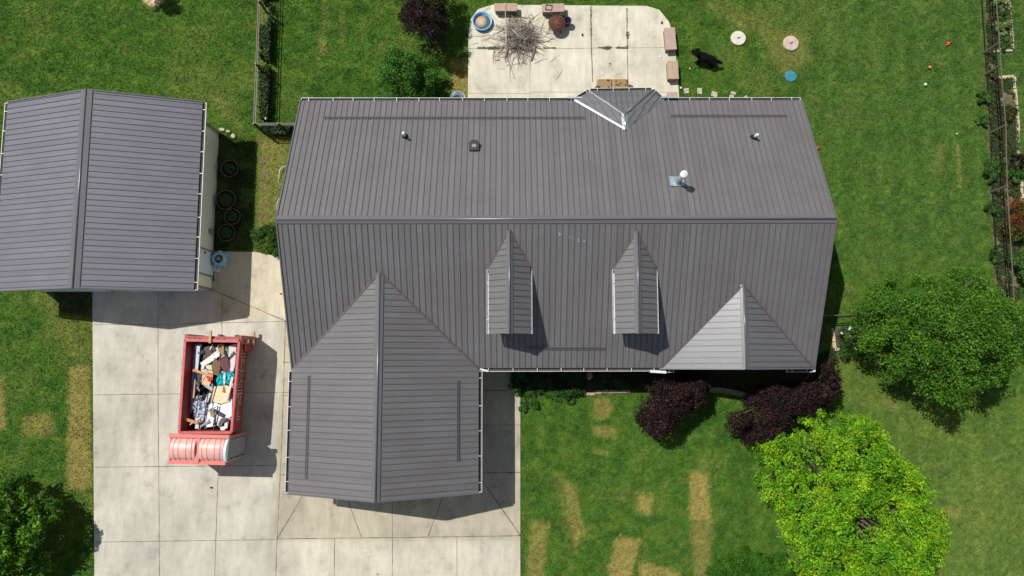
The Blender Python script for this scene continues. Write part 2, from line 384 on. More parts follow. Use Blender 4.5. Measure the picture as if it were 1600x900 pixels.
def ground_col(x, y):
    """surface colour (albedo) of lawn, dry patches, soil and painted shade at the shed"""
    n1 = fbm(x * .16 + 5, y * .16 + 3, 4); n2 = fbm(x * .7, y * .7, 4); n3 = fbm(x * 3.1 + 9, y * 3.1, 3); n4 = fbm(x * 9 + 4, y * 9, 2)
    base = np.stack([.049 + 0 * x, .110 + 0 * x, .014 + 0 * x], -1)
    yel = np.array([.108, .140, .030]); deep = np.array([.020, .066, .012])
    k = sstep(.48, .68, n2 * .55 + n1 * .45)[..., None] * .5
    c = base * (1 - k) + yel * k
    k = sstep(.50, .30, n2 * .5 + n3 * .5)[..., None] * .5
    c = c * (1 - k) + deep * k
    k = sstep(.55, .75, n3)[..., None] * .40; c = c * (1 - k) + np.array([.11, .125, .025]) * k
    # the lawn at the right is paler and more yellow, the back lawn duller
    k = (sstep(10, 17, x) * sstep(2, -5, y))[..., None] * .42
    c = c * (1 - k) + np.array([.125, .172, .040]) * k
    k = (sstep(9, 16, x) * sstep(2, 6, y))[..., None] * .32
    c = c * (1 - k) + np.array([.070, .118, .030]) * k
    # lush strip close to drive edge / left of bed
    c = c * (0.70 + .60 * n4 + .30 * (n3 - .5))[..., None]
    st = np.sin((x + .25 * n1) * 2 * np.pi / 1.05) * sstep(8, 12, x) + np.sin((y * .97 + x * .25) * 2 * np.pi / 1.0) * sstep(8, 5, x) * sstep(4, 9, y) + np.sin((x * .95 - y * .3) * 2 * np.pi / 1.0) * sstep(1, -1, y) * sstep(12, 9, x)
    c = c * (1 + .055 * st + .05 * np.sign(st) * (n3 - .4))[..., None]
    wob = (n3 - .5) * .26 + (n4 - .5) * .30
    for poly, s, soft in dry:
        d = sdf(x, y, poly) + wob; soft = soft * .6
        k = (sstep(soft, -soft, d) * s * .92 * (.70 + .6 * n4))[..., None]; k = np.clip(k, 0, 1)
        c = c * (1 - k) + np.array([.245, .200, .062]) * (.8 + .4 * n3)[..., None] * k
    for poly, colr, s in ((BEDR, (.15, .115, .085), .80), (BEDF, (.035, .028, .020), .95), (BEDC, (.080, .065, .055), .95), (SANDP, (.46, .34, .20), 1), (SHEDSHADE, (.045, .050, .020), .6), (SHADESOIL, (.07, .058, .035), .7)):
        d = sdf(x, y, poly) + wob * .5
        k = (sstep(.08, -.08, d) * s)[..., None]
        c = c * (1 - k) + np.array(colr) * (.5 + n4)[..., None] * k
    return np.clip(c * 1.16, .002, 1)
fine = .12
gx = np.concatenate([[-900, -400, -150, -70, -40, -30], np.arange(-26.4, 26.5, fine), [30, 40, 70, 150, 400, 900]])
gy = np.concatenate([[-900, -400, -150, -60, -30, -18], np.arange(-12, 18.6, fine), [24, 40, 80, 180, 400, 900]])
GXX, GYY = np.meshgrid(gx, gy, indexing='ij')
V = np.stack([GXX.ravel(), GYY.ravel(), 0 * GXX.ravel()], -1)
na, nb = len(gx), len(gy); idx = np.arange(na * nb).reshape(na, nb)
F = np.stack([idx[:-1, :-1].ravel(), idx[1:, :-1].ravel(), idx[1:, 1:].ravel(), idx[:-1, 1:].ravel()], -1)
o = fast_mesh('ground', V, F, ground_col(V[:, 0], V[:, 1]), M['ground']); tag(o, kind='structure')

# grass blades: nobody could count them
def blades(N, box, reject, lenr=(.035, .075), wid=.016, colf=ground_col, gain=1.5, sel=None):
    x = rng.uniform(box[0], box[1], N); y = rng.uniform(box[2], box[3], N)
    ok = np.ones(N, bool)
    for r in reject: ok &= ~inpoly(x, y, r)
    if sel is not None: ok &= sel(x, y)
    x = x[ok]; y = y[ok]; n = len(x)
    a = rng.uniform(0, 2 * np.pi, n); L = rng.uniform(*lenr, n); lean = rng.uniform(.2, 1.1, n) * L
    b = a + rng.uniform(-1.3, 1.3, n); wd = wid * rng.uniform(.6, 1.4, n)
    dx, dy = np.cos(a) * wd, np.sin(a) * wd
    v = np.zeros((n, 3, 3)); v[:, 0] = np.stack([x - dx, y - dy, 0 * x + .002], -1); v[:, 1] = np.stack([x + dx, y + dy, 0 * x + .002], -1)
    v[:, 2] = np.stack([x + np.cos(b + 1.57) * lean, y + np.sin(b + 1.57) * lean, L], -1)
    c = colf(x, y) * gain * rng.uniform(.6, 1.4, (n, 1)); c[:, 0] *= rng.uniform(.8, 1.3, n)
    c = np.repeat(np.clip(c, 0, .9), 3, 0)
    return v.reshape(-1, 3), np.arange(n * 3).reshape(n, 3), c
HOUSEB = [(X0 + .3, Y0 + .4), (GX0 + .3, GY + .3), (GX1 - .3, GY + .3), (GX1 - .3, Y0 + .4), (X1 - .4, Y0 + .4), (X1 - .4, Y1 - .4), (X0 + .3, Y1 - .4)]
SHEDB = [(SX0 + .3, SY0 + .3), (SX1 - .3, SY0 + .3), (SX1 - .3, SY1 - .4), (SX0 + .3, SY1 - .4)]
rej = [DRIVE, PATIO, HOUSEB, SHEDB, BEDF, BEDC, SANDP]
def thin(x, y):
    k = rng.random(len(x)); return ~(inpoly(x, y, BEDR) & (k > .25)) & ~(inpoly(x, y, SHEDSHADE) & (k > .5))
v, f, c = blades(620000, (-25.5, 25.5, -11, 18), rej, sel=thin)
o = fast_mesh('lawn_grass', v, f, c, M['lawnstuff'])
tag(o, 'short mown green lawn grass with mottled dry yellow patches', 'grass', kind='stuff')

# ------------------------------------------------------------ concrete
def slab(name, poly, z, joints, colf, jw=.020, jextra=()):
    me_v = []; xs = [p[0] for p in poly]; ys = [p[1] for p in poly]
    bm = bmesh.new()
    vs = [bm.verts.new((x, y, z)) for x, y in poly]; f = bm.faces.new(vs)
    if f.normal.z < 0: f.normal_flip()
    r = bmesh.ops.extrude_face_region(bm, geom=[f]); dv = [e for e in r['geom'] if isinstance(e, bmesh.types.BMVert)]
    for v_ in dv: v_.co.z = -.08
    bmesh.ops.triangulate(bm, faces=bm.faces[:])
    cut = .25
    for axis, lo, hi in ((0, min(xs), max(xs)), (1, min(ys), max(ys))):
        t = lo + cut
        while t < hi:
            co = [0, 0, 0]; no = [0, 0, 0]; co[axis] = t; no[axis] = 1
            bmesh.ops.bisect_plane(bm, geom=bm.verts[:] + bm.edges[:] + bm.faces[:], plane_co=co, plane_no=no); t += cut
    bmesh.ops.recalc_face_normals(bm, faces=bm.faces)
    base = len(bm.verts)
    jf = []
    for seg in joints:
        (ax, ay), (bx, by) = P(*seg[0], z), P(*seg[1], z); wd = (seg[2] * .75 if len(seg) > 2 else jw) / 2
        n = max(2, int(math.hypot(bx - ax, by - ay) / .22)); L = math.hypot(bx - ax, by - ay); nx, ny = -(by - ay) / L, (bx - ax) / L
        prev = None
        for i in range(n + 1):
            t = i / n; w1 = wd * random.uniform(.55, 1.45); o_ = random.uniform(-.006, .006); x, y = ax + (bx - ax) * t + nx * o_, ay + (by - ay) * t + ny * o_
            cur = (bm.verts.new((x + nx * w1, y + ny * w1, z + .004)), bm.verts.new((x - nx * w1, y - ny * w1, z + .004)))
            if prev: jf.append(bm.faces.new((prev[0], prev[1], cur[1], cur[0])))
            prev = cur
    for f_ in jf: f_.material_index = 1
    me = bpy.data.meshes.new(name); bm.to_mesh(me); bm.free()
    N = len(me.vertices); co = np.zeros(N * 3, np.float32); me.vertices.foreach_get('co', co); co = co.reshape(-1, 3)
    at = me.color_attributes.new('Col', 'FLOAT_COLOR', 'POINT'); cc = np.ones((N, 4), np.float32); cc[:, :3] = colf(co[:, 0], co[:, 1]); at.data.foreach_set('color', cc.ravel())
    me.materials.append(M['concrete']); me.materials.append(M['joint'])
    ob = bpy.data.objects.new(name, me); C.objects.link(ob); return tag(ob, kind='structure')
ax0 = P(433, 700)[0]; ay0 = P(600, 841)[1]
def drivecol(x, y):
    c = np.zeros((len(x), 3)); c[:] = (.475, .452, .388)
    apron = (x > ax0) & (y > ay0); c[apron] = (.42, .378, .292)
    pad = (x > P(335, 430)[0]) & (y > 1.9) & (x < -7); c[pad] = (.51, .455, .34)
    low = (x > ax0) & (y <= ay0); c[low] = (.51, .475, .385)
    cell = np.floor((x + 21) / 2.45).astype(int) * 7 + np.floor((y + 40) / 3.1).astype(int) * 13
    return c * (.86 + .28 * fbm(x * .8, y * .8, 3))[:, None] * (.955 + .09 * _L[cell % 256, (cell * 3) % 256])[:, None]
J = [((247, 452), (247, 620)), ((247, 620), (248, 730)), ((248, 730), (250, 1000)), ((347, 462), (346, 620)), ((346, 620), (341, 730)), ((341, 730), (332, 1000)),
     ((446, 501), (441, 675), .035), ((441, 675), (433, 842), .035), ((433, 842), (428, 1000), .035),
     ((146, 507), (250, 507)), ((250, 507), (446, 502)), ((148, 617), (455, 613)), ((149, 730), (433, 727)), ((150, 847), (433, 843)),
     ((433, 842), (613, 840), .035), ((613, 840), (813, 837), .035), ((523, 841), (521, 1000)), ((613, 775), (613, 1000), .03), ((714, 839), (714, 1000)),
     ((476, 770), (433, 842), .035), ((541, 775), (565, 840), .035), ((696, 765), (669, 838), .04), ((750, 745), (813, 837), .05),
     ((330, 452), (400, 482), .04), ((400, 482), (447, 502), .04), ((443, 566), (460, 566)), ((440, 618), (460, 618)), ((437, 742), (455, 742)),
     ((740, 610), (801, 610), .04), ((740, 664), (813, 664)), ((740, 739), (813, 738), .05), ((345, 393), (335, 430), .02)]
slab('driveway', DRIVE, .045, J, drivecol)
JP = [((923, 10), (924, 70), .05), ((924, 70), (926, 128), .05), ((979, 12), (981, 130), .045), ((828, 72), (828, 160), .02), ((732, 76), (860, 76), .03), ((860, 76), (1058, 74), .018), ((732, 146), (830, 146), .015), ((830, 144), (925, 144), .015), ((990, 144), (1058, 144), .015)]
slab('patio', PATIO, .045, JP, lambda x, y: np.tile(np.array([.57, .53, .43]), (len(x), 1)) * (.88 + .24 * fbm(x * .9, y * .9, 3))[:, None])

# ------------------------------------------------------------ roofs
def clip_line(poly2, s):
    ts = []
    n = len(poly2)
    for i in range(n):
        (s1, t1), (s2, t2) = poly2[i], poly2[(i + 1) % n]
        if (s1 - s) * (s2 - s) <= 0 and abs(s1 - s2) > 1e-9: ts.append(t1 + (t2 - t1) * (s - s1) / (s2 - s1))
    return (min(ts), max(ts)) if len(ts) >= 2 else None
def roof_plane(mb, poly, down, spacing=.2286, phase=.11, thick=.09, rib=.025, top_gap=0, mrib=0):
    """slab with standing ribs running along 'down'"""
    poly = [Vector(p) for p in poly]
    n = (poly[1] - poly[0]).cross(poly[2] - poly[0]).normalized()
    if n.z < 0: n = -n
    d = Vector(down); d = (d - n * d.dot(n)).normalized(); a = d.cross(n).normalized(); o = poly[0]
    lo = [p - Vector((0, 0, thick)) for p in poly]; mb.hexa(lo, poly, 0)
    p2 = [((p - o).dot(a), (p - o).dot(d)) for p in poly]; s0 = min(p[0] for p in p2); s1 = max(p[0] for p in p2)
    s = s0 + phase
    while s < s1 - .03:
        r = clip_line(p2, s)
        if r and r[1] - r[0] > .12:
            t0, t1 = r[0] + .02, r[1] - .005
            q = lambda ds, t, h: o + a * (s + ds) + d * t + n * h
            b0, b1 = .017, .009
            mb.add([q(-b0, t0, .001), q(-b1, t0, rib), q(b1, t0, rib), q(b0, t0, .001), q(-b0, t1, .001), q(-b1, t1, rib), q(b1, t1, rib), q(b0, t1, .001)],
                   [(0, 1, 2, 3), (7, 6, 5, 4), (1, 0, 4, 5), (2, 1, 5, 6), (3, 2, 6, 7)], mrib)
        s += spacing
def cap(mb, p, q, d1, d2, wd=.17, lift=.035, mi=0):
    """folded ridge cap along p->q, wings going down along d1 and d2"""
    p = Vector(p); q = Vector(q); d1 = Vector(d1).normalized(); d2 = Vector(d2).normalized(); up = Vector((0, 0, lift))
    for d in (d1, d2):
        e = d * wd; k = Vector((0, 0, -.028))
        mb.add([p + up, q + up, q + up + e, p + up + e, q + up + e + k, p + up + e + k], [(0, 1, 2, 3), (3, 2, 4, 5)], mi)
        e2 = d * .04; b2 = Vector((0, 0, .014))
        mb.add([p + up + b2, q + up + b2, q + up + e2 + b2, p + up + e2 + b2, q + up + e2, p + up + e2], [(0, 1, 2, 3), (3, 2, 4, 5)], mi)
    mb.tube([p + Vector((0, 0, lift + .002)), q + Vector((0, 0, lift + .002))], .034 if wd > .1 else .02, 12)
    for a_ in (p, q):
        mb.add([a_ + up, a_ + up + d1 * wd, a_ + d1 * wd - up, a_ + d2 * wd - up, a_ + up + d2 * wd], [(0, 1, 2, 3, 4)], mi)
def gutter(mb, p, q, out, wd=.125, dp=.10, brk=.95):
    """open trough from p to q, hanging outwards; brackets across. material 0 white, 1 inside, dark with painted shade"""
    p = Vector(p) - Vector((0, 0, .03)); q = Vector(q) - Vector((0, 0, .03)); o_ = Vector(out).normalized(); th = .017
    dn = Vector((0, 0, -dp)); u = Vector((0, 0, 0))
    ins = p + o_ * .0; 
    mb.hexa([p + dn, q + dn, q + dn + o_ * wd, p + dn + o_ * wd], [p + dn + Vector((0, 0, .02)), q + dn + Vector((0, 0, .02)), q + dn + o_ * wd + Vector((0, 0, .02)), p + dn + o_ * wd + Vector((0, 0, .02))], 1)
    a, b = p + o_ * (wd), q + o_ * (wd)
    mb.hexa([a + dn, b + dn, b + dn + o_ * th, a + dn + o_ * th], [a, b, b + o_ * th, a + o_ * th], 0)
    L = (q - p).length; dr = (q - p).normalized()
    for e, s_ in ((p, 1), (q, -1)):
        f_ = e + dr * s_ * th
        mb.hexa([e + dn, f_ + dn, f_ + dn + o_ * wd, e + dn + o_ * wd], [e, f_, f_ + o_ * wd, e + o_ * wd], 0)
    n = max(1, int(L / brk))
    for i in range(n + 1):
        c_ = p + dr * (min(max(L * (i + .4) / (n + .8) + random.uniform(-.06, .06), .03), L - .03))
        mb.bar(c_ - o_ * .03 + Vector((0, 0, .012)), c_ + o_ * (wd + th) + Vector((0, 0, .012)), .022, .008, mi=0)

house = thing('house', 'long grey metal-roofed house with front garage wing, porch gable and two dormers', 'house', ((X0 + X1) / 2, YM, 0))
# walls
def gable_body(mb, x0, x1, y0, y1, he, peak=None, axis='x', mi=0, z0=0):
    mb.box((x0, y0, z0), (x1, y1, he), mi)
    if peak:
        if axis == 'x':      # ridge runs along x: triangles at x0,x1
            ym = (y0 + y1) / 2
            mb.hexa([(x0, y0, he + .002), (x0, y1, he + .002), (x0, ym, peak)], [(x1, y0, he + .002), (x1, y1, he + .002), (x1, ym, peak)], mi)
        else:
            xm = (x0 + x1) / 2
            mb.hexa([(x0, y0, he + .002), (x1, y0, he + .002), (xm, y0, peak)], [(x0, y1, he + .002), (x1, y1, he + .002), (xm, y1, peak)], mi)
mb = MB(); i_ = .42
gable_body(mb, X0 + .25, X1 - .3, Y0 + i_, Y1 - i_, HE - .12, HR - .30, 'x')
mb.build('wall', M['siding'], house)
mb = MB(); gable_body(mb, GX0 + .30, GX1 - .35, GY + .28, Y0 + i_ - .003, HE - .125, GH - .32, 'y'); mb.build('garage_wall', M['siding'], house)
# main roof
up = Vector((0, 0, 1))
mb = MB()
roof_plane(mb, [(X0, Y0, HE), (X1, Y0, HE), (X1, YM, HR), (X0, YM, HR)], (0, -1, -SL), phase=.16, mrib=1)
roof_plane(mb, [(X0, Y1, HE), (X1, Y1, HE), (X1, YM + .001, HR), (X0, YM + .001, HR)], (0, 1, -SL), phase=.16, mrib=1)
roof = mb.build('roof', [M['roof'], M['seam_shade']], house)
mb = MB(); cap(mb, (X0 - .02, YM, HR), (X1 + .02, YM, HR), (0, -1, -SL), (0, 1, -SL)); mb.build('ridge_cap', M['trim'], roof)
for x in (X0 - .012, X1 + .012):
    for ya, yb in ((Y0, YM), (Y1, YM)):
        mb = MB(); mb.bar((x, ya, HE - .13), (x, yb, HR - .13), .05, .16); mb.build('rake_trim', M['trim'], roof)
# garage roof
gm = (GX0 + GX1) / 2; gyt = Y0 + (GH - HE) / SL; gs = (GH - HE) / (gm - GX0); lf = .03
mb = MB()
roof_plane(mb, [(GX0, GY, HE), (gm, GY, GH), (gm, gyt, GH + lf), (GX0, Y0, HE + lf)], (-1, 0, -gs), phase=.12, mrib=1)
roof_plane(mb, [(GX1, GY, HE), (gm + .001, GY, GH), (gm + .001, gyt, GH + lf), (GX1, Y0, HE + lf)], (1, 0, -gs), phase=.12, mrib=1)
groof = mb.build('garage_roof', [M['roofy'], M['seam_shade']], house)
mb = MB(); cap(mb, (gm, GY - .02, GH), (gm, gyt, GH + lf), (-1, 0, -gs), (1, 0, -gs)); mb.build('ridge_cap', M['trim'], groof)
for a_, s_ in ((GX0, 1), (GX1, -1)):
    mb = MB(); mb.bar((a_, GY - .012, HE - .13), (gm, GY - .012, GH - .13), .05, .16); mb.build('rake_trim', M['trim'], groof)
def valley(p, q, parent, wd=.07):
    mb = MB(); mb.bar(Vector(p) + up * .012, Vector(q) + up * .012, wd, .03); return mb.build('valley_trim', M['valley'], parent)
valley((GX0 + .1, Y0, HE + .03), (gm, gyt, GH + lf), groof); valley((GX1 - .05, Y0, HE + .03), (gm, gyt, GH + lf), groof)
# porch gable, flush with the front eave
a = RF(1033, 573); b = RF(1275, 573); t = RF(1161, 445)
pxm = t.x; pgh = t.z; px0 = 6.07; px1 = X1 - .02
mb = MB(); psl = (pgh - HE) / (pxm - px0); psr = (pgh - HE) / (px1 - pxm)
yf = Y0 - .03
roof_plane(mb, [(px0, yf, HE + .02), (pxm, yf, pgh), (pxm, t.y, pgh + .02)], (-1, 0, -psl), phase=.2, mrib=0, rib=.028)
roof_plane(mb, [(px1, yf, HE + .02), (pxm + .001, yf, pgh), (pxm + .001, t.y, pgh + .02)], (1, 0, -psr), phase=.2, mrib=1, rib=.028)
proof = mb.build('porch_roof', [M['sheen_boost'], M['seam_shade']], house)
mb = MB(); cap(mb, (pxm, yf - .02, pgh), (pxm, t.y, pgh + .02), (-1, 0, -psl), (1, 0, -psr), wd=.13); mb.build('ridge_cap', M['trim'], proof)
mb = MB(); mb.bar((px0, yf - .01, HE - .11), (pxm, yf - .01, pgh - .13), .05, .16); mb.build('rake_trim', M['trim'], proof); mb = MB(); mb.bar((px1, yf - .01, HE - .11), (pxm, yf - .01, pgh - .13), .05, .16); mb.build('rake_trim', M['trim'], proof)
valley((px0, yf + .02, HE + .03), (pxm, t.y, pgh + .02), proof, .05); valley((px1 - .03, yf + .02, HE + .03), (pxm, t.y, pgh + .02), proof, .05)
mb = MB(); mb.hexa([(px0 + .3, Y0 + .32, HE - .1), (px1 - .3, Y0 + .32, HE - .1), (pxm, Y0 + .32, pgh - .2)], [(px0 + .3, Y0 + .418, HE - .1), (px1 - .3, Y0 + .418, HE - .1), (pxm, Y0 + .418, pgh - .2)]); mb.build('porch_gable', M['siding'], house)
# bay roof at the back
pk = RB(976, 180); bt = RB(977, 203)
zr = HE + .72
pky = P(975, 178, zr)[1]
zr = min(zr, bt.z + .02); pkx, pky = P(976, 179, zr); btx, bty = bt.x, bt.y; zr = bt.z
pkx, pky = P(976, 179, zr)
e = [P3(898, 157, HE), P3(922, 142.5, HE), P3(1019, 141, HE), P3(1036, 156, HE)]
e[0] = (e[0][0], Y1, HE + .01); e[3] = (e[3][0], Y1, HE + .01)
mb = MB()
BT = (btx, bty, zr + .02)
_n = (Vector(e[1]) - Vector(e[0])).cross(Vector(BT) - Vector(e[0])); _d = Vector(ray(975.5, 178)); _o = Vector((0, 0, CH))
PKt = tuple(_o + _d * ((Vector(e[0]) - _o).dot(_n) / _d.dot(_n)))
def downof(p, q, r):
    n = (Vector(q) - Vector(p)).cross(Vector(r) - Vector(p)); n.normalize(); n = n if n.z > 0 else -n
    return Vector((n.x, n.y, 0))
roof_plane(mb, [e[1], e[2], PKt], downof(e[1], e[2], PKt), phase=.12, mrib=1, rib=.028)
dl = downof(e[0], e[1], PKt)
roof_plane(mb, [e[1], PKt, e[0]], dl, phase=.10, mrib=0, rib=.028)
roof_plane(mb, [e[0], PKt, BT], downof(e[0], PKt, BT), phase=.07, mrib=0, rib=.028)
dr_ = downof(e[2], e[3], PKt)
roof_plane(mb, [e[2], PKt, e[3]], dr_, phase=.10, mrib=1, rib=.028)
roof_plane(mb, [e[3], PKt, BT], downof(e[3], PKt, BT), phase=.07, mrib=1, rib=.028)
broof = mb.build('bay_roof', [M['sheen_boost'], M['seam_shade']], house)
M['sheen_flash'] = mat('sheen_flashing', (.62, .64, .67), rough=.32, metal=.8, var=.15, scale=9)  # near-white metal paints the bright sheen on bay valley strip and peak cap
mb = MB(); mb.bar(Vector(e[0]) + up * .02, Vector(BT) + up * .03, .085, .03); mb.build('streak_flashing', M['sheen_flash'], broof)
mb = MB(); cap(mb, PKt, BT, (-1, 0, -.4), (1, 0, -.4), wd=.13); mb.build('peak_cap', M['sheen_flash'], broof); mb = MB()
for q_ in (e[1], e[2]):
    dd = (Vector(PKt) - Vector(q_)).normalized(); sd = dd.cross(up).normalized(); cap(mb, Vector(q_), Vector(PKt), sd - up * .12, -sd - up * .12, wd=.055, lift=.03)
mb.build('ridge_cap', M['trim'], broof)
mb = MB(); cx_ = (e[1][0] + e[2][0]) / 2
mb.hexa([(e[0][0] + .4, Y1 - .44, 0), (e[1][0] + .2, e[1][1] - .3, 0), (e[2][0] - .2, e[2][1] - .3, 0), (e[3][0] - .4, Y1 - .44, 0)], [(e[0][0] + .4, Y1 - .44, HE - .08), (e[1][0] + .2, e[1][1] - .3, HE - .08), (e[2][0] - .2, e[2][1] - .3, HE - .08), (e[3][0] - .4, Y1 - .44, HE - .08)])
mb.build('bay_wall', M['siding'], house)
# gutters
def G(p, q, out, **k):
    mb = MB(); gutter(mb, p, q, out, **k); return mb.build('gutter', [M['white'], M['gutter_shade']], house)
G((X0, Y1, HE), (e[0][0] + .25, Y1, HE), (0, 1, 0), brk=.93); G((e[3][0] - .15, Y1, HE), (X1, Y1, HE), (0, 1, 0), brk=.93)
for a_, b_ in ((e[0], e[1]), (e[1], e[2]), (e[2], e[3])):
    n_ = downof(a_, b_, PKt); G(Vector(a_), Vector(b_), n_, brk=.75)
G((GX1 + .02, Y0, HE), (px0 + .15, Y0, HE), (0, -1, 0), brk=.93)
G((GX0, GY + .02, HE), (GX0, Y0 - .1, HE), (-1, 0, 0), brk=1.0); G((GX1, GY + .02, HE), (GX1, Y0 - .02, HE), (1, 0, 0), brk=1.0)
for xa, xb in ((px0 - .1, px0 + .55), (X1 - 1.05, X1)):
    mb = MB(); gutter(mb, (xa, yf - .02, HE - .1), (xb, yf - .02, HE - .1), (0, -1, 0)); mb.build('eave_return', [M['white'], M['gutter_shade']], house)
mb = MB(); mb.bar((px0 - .45, Y0 - .14, HE + .0), (px0 + .2, Y0 - .18, HE + .0), .10, .03); mb.build('elbow', M['white'], house)
mb = MB(); mb.bar((GX1 + .06, Y0 - .04, HE), (GX1 + .38, Y0 - .12, HE), .07, .03)
mb.build('elbow', M['white'], house); mb = MB()
mb.hexa([(X1 - .02, yf - .15, HE - .35), (X1 + .07, yf - .15, HE - .35), (X1 + .05, yf + .45, HE - .2), (X1 - .02, yf + .45, HE - .2)], [(X1 - .02, yf - .15, HE - .06), (X1 + .07, yf - .15, HE - .06), (X1 + .05, yf + .45, HE + .1), (X1 - .02, yf + .45, HE + .1)])
mb.build('eave_box', M['white'], house)
for q_ in ((899, 156.5), (1046, 156)):
    mb = MB(); x_, y_ = P(q_[0], q_[1] - 1, HE); mb.bar((x_ - .35, y_ + .07, HE - .0), (x_ + .30, y_ + .07, HE - .0), .07, .05); mb.build('splash_guard', M['galv'], house)
# snow guards
def guard(f, p, q, n_, parent):
    a_, b_ = f(*p), f(*q); mb = MB(); n_ = Vector(n_).normalized(); d_ = (b_ - a_).normalized(); s_ = d_.cross(n_)
    for o_ in (-.04, .04): mb.bar(a_ + n_ * .045 + s_ * o_, b_ + n_ * .045 + s_ * o_, .018, .022, up=n_)
    L = (b_ - a_).length; k = int(L / .2286)
    for i in range(k + 1):
        c_ = a_ + d_ * (L * i / k); mb.bar(c_ - s_ * .06 + n_ * .028, c_ + s_ * .06 + n_ * .028, .03, .02, up=n_)
    return mb.build('snow_guard', M['trim'], parent)
nf = (0, -SL, 1); nb_ = (0, SL, 1)
guard(RB, (508, 185), (914, 185), nb_, roof); guard(RB, (1048, 182), (1229, 182), nb_, roof); guard(RF, (825, 543.5), (945, 543.5), nf, roof)
def GL(px, py):
    d = ray(px, py); t = (HE - GX0 * gs - CH) / (d[2] - d[0] * gs); q = d * t; return Vector((q[0], q[1], q[2] + CH))
def GR(px, py):
    d = ray(px, py); t = (HE + GX1 * gs - CH) / (d[2] + d[0] * gs); q = d * t; return Vector((q[0], q[1], q[2] + CH))
guard(GL, (484, 587), (479, 747), (-gs, 0, 1), groof); guard(GR, (715, 594), (714.5, 720), (gs, 0, 1), groof)
# dormers
def dormer(cx, hw, ytop, yend, yv, parent_lbl):
    zr_ = zf(ytop); ze = zf(yv) + .02; yF = 1.02
    s_ = (zr_ - ze) / hw
    root = None
    mb = MB()
    wy = yF + .22
    mb.hexa([(cx - hw + .14, wy, zf(wy) - .3), (cx + hw - .14, wy, zf(wy) - .3), (cx + hw - .14, wy, ze - .06), (cx, wy, zr_ - .12), (cx - hw + .14, wy, ze - .06)],
            [(cx - hw + .14, ytop, zf(wy) - .3), (cx + hw - .14, ytop, zf(wy) - .3), (cx + hw - .14, ytop, ze - .06), (cx, ytop, zr_ - .12), (cx - hw + .14, ytop, ze - .06)])
    dm = mb.build('dormer', M['white'], house)
    mb = MB()
    roof_plane(mb, [(cx - hw, yF, ze), (cx, yF, zr_), (cx, ytop, zr_ + .015), (cx - hw, yv, ze + .015)], (-1, 0, -s_), phase=.19, thick=.06, mrib=1)
    roof_plane(mb, [(cx + hw, yF, ze), (cx + .001, yF, zr_), (cx + .001, ytop, zr_ + .015), (cx + hw, yv, ze + .015)], (1, 0, -s_), phase=.19, thick=.06, mrib=1)
    mb.build('dormer_roof', [M['roofy'], M['seam_shade']], dm)
    mb = MB(); cap(mb, (cx, yF - .02, zr_), (cx, ytop, zr_ + .015), (-1, 0, -s_), (1, 0, -s_), wd=.15); mb.build('ridge_cap', M['trim'], dm)
    for sg in (-1, 1):
        mb = MB(); mb.bar((cx + sg * hw, yv, ze + .025), (cx, ytop, zr_ + .03), .05, .02); mb.build('valley_trim', M['valley'], dm)
        mb = MB(); gutter(mb, (cx + sg * (hw - .01), yF, ze - .03), (cx + sg * (hw - .01), yv - .1, ze - .03), (sg, 0, 0), wd=.07, dp=.08, brk=1.25); mb.build('gutter', [M['white'], M['white']], dm)
        mb = MB(); mb.box((cx + sg * (hw - .13), yF + .03, ze - .12), (cx + sg * (hw - .02), yv - .12, ze - .08)); mb.build('soffit', M['white'], dm)
    mb = MB(); mb.box((cx - .4, wy - .03, zf(wy) + .12), (cx + .4, wy, zf(wy) + .85)); mb.box((cx - .34, wy - .04, zf(wy) + .18), (cx + .34, wy - .031, zf(wy) + .79), 1); mb.build('window', [M['white'], M['glass']], dm)
    return dm
for (ap, ll, rr) in (((795, 359), 763, 829), ((992, 361), 959, 1025)):
    t_ = RF(*ap); L_ = RF(ll, 417).x; R_ = RF(rr, 417).x
    dormer((L_ + R_) / 2, (R_ - L_) / 2 - .02, t_.y, 1.02, RF(ll, 417).y, '')
# roof furniture
def vent(base, h, r=.055, black=True):
    b_ = RB(*base); m1 = MB(); m1.lathe(b_ - up * .1, [(r, 0), (r, h * .98), (r * .65, h), (r * .6, h - .04)], 14); o_ = m1.build('vent_pipe', M['pipe'], roof)
    m2 = MB(); m2.lathe(b_ - up * .05, [(.16, 0), (.13, .06), (.085, .10), (.075, .22), (r + .004, .24)], 16, 0); m2.build('boot', M['black'], o_)
vent((633, 214), .62); vent((1177.5, 215.5), .55); 
b_ = RB(1058, 284); z_ = b_.z
mb = MB(); nn = Vector((0, SL, 1)).normalized(); dd = Vector((0, 1, -SL)).normalized(); c0 = b_ + nn * .02
mb.hexa([c0 - Vector((.29, 0, 0)) - dd * .24, c0 + Vector((.26, 0, 0)) - dd * .24, c0 + Vector((.26, 0, 0)) + dd * .22, c0 - Vector((.29, 0, 0)) + dd * .22], [c0 - Vector((.29, 0, 0)) - dd * .24 + nn * .03, c0 + Vector((.26, 0, 0)) - dd * .24 + nn * .03, c0 + Vector((.26, 0, 0)) + dd * .22 + nn * .03, c0 - Vector((.29, 0, 0)) + dd * .22 + nn * .03])
fl = mb.build('flue', M['galv'], roof)
mb = MB(); mb.lathe(b_, [(.2, -.05), (.13, .16), (.10, .2), (.10, .98)], 18); mb.build('flue_pipe', M['galv'], fl)
mb = MB(); mb.lathe(b_ + up * .98, [(.12, -.04), (.145, 0), (.145, .12), (.11, .15), (.0, .18)], 20); mb.build('flue_cap', M['pipe'], fl)
b_ = RB(741, 229)
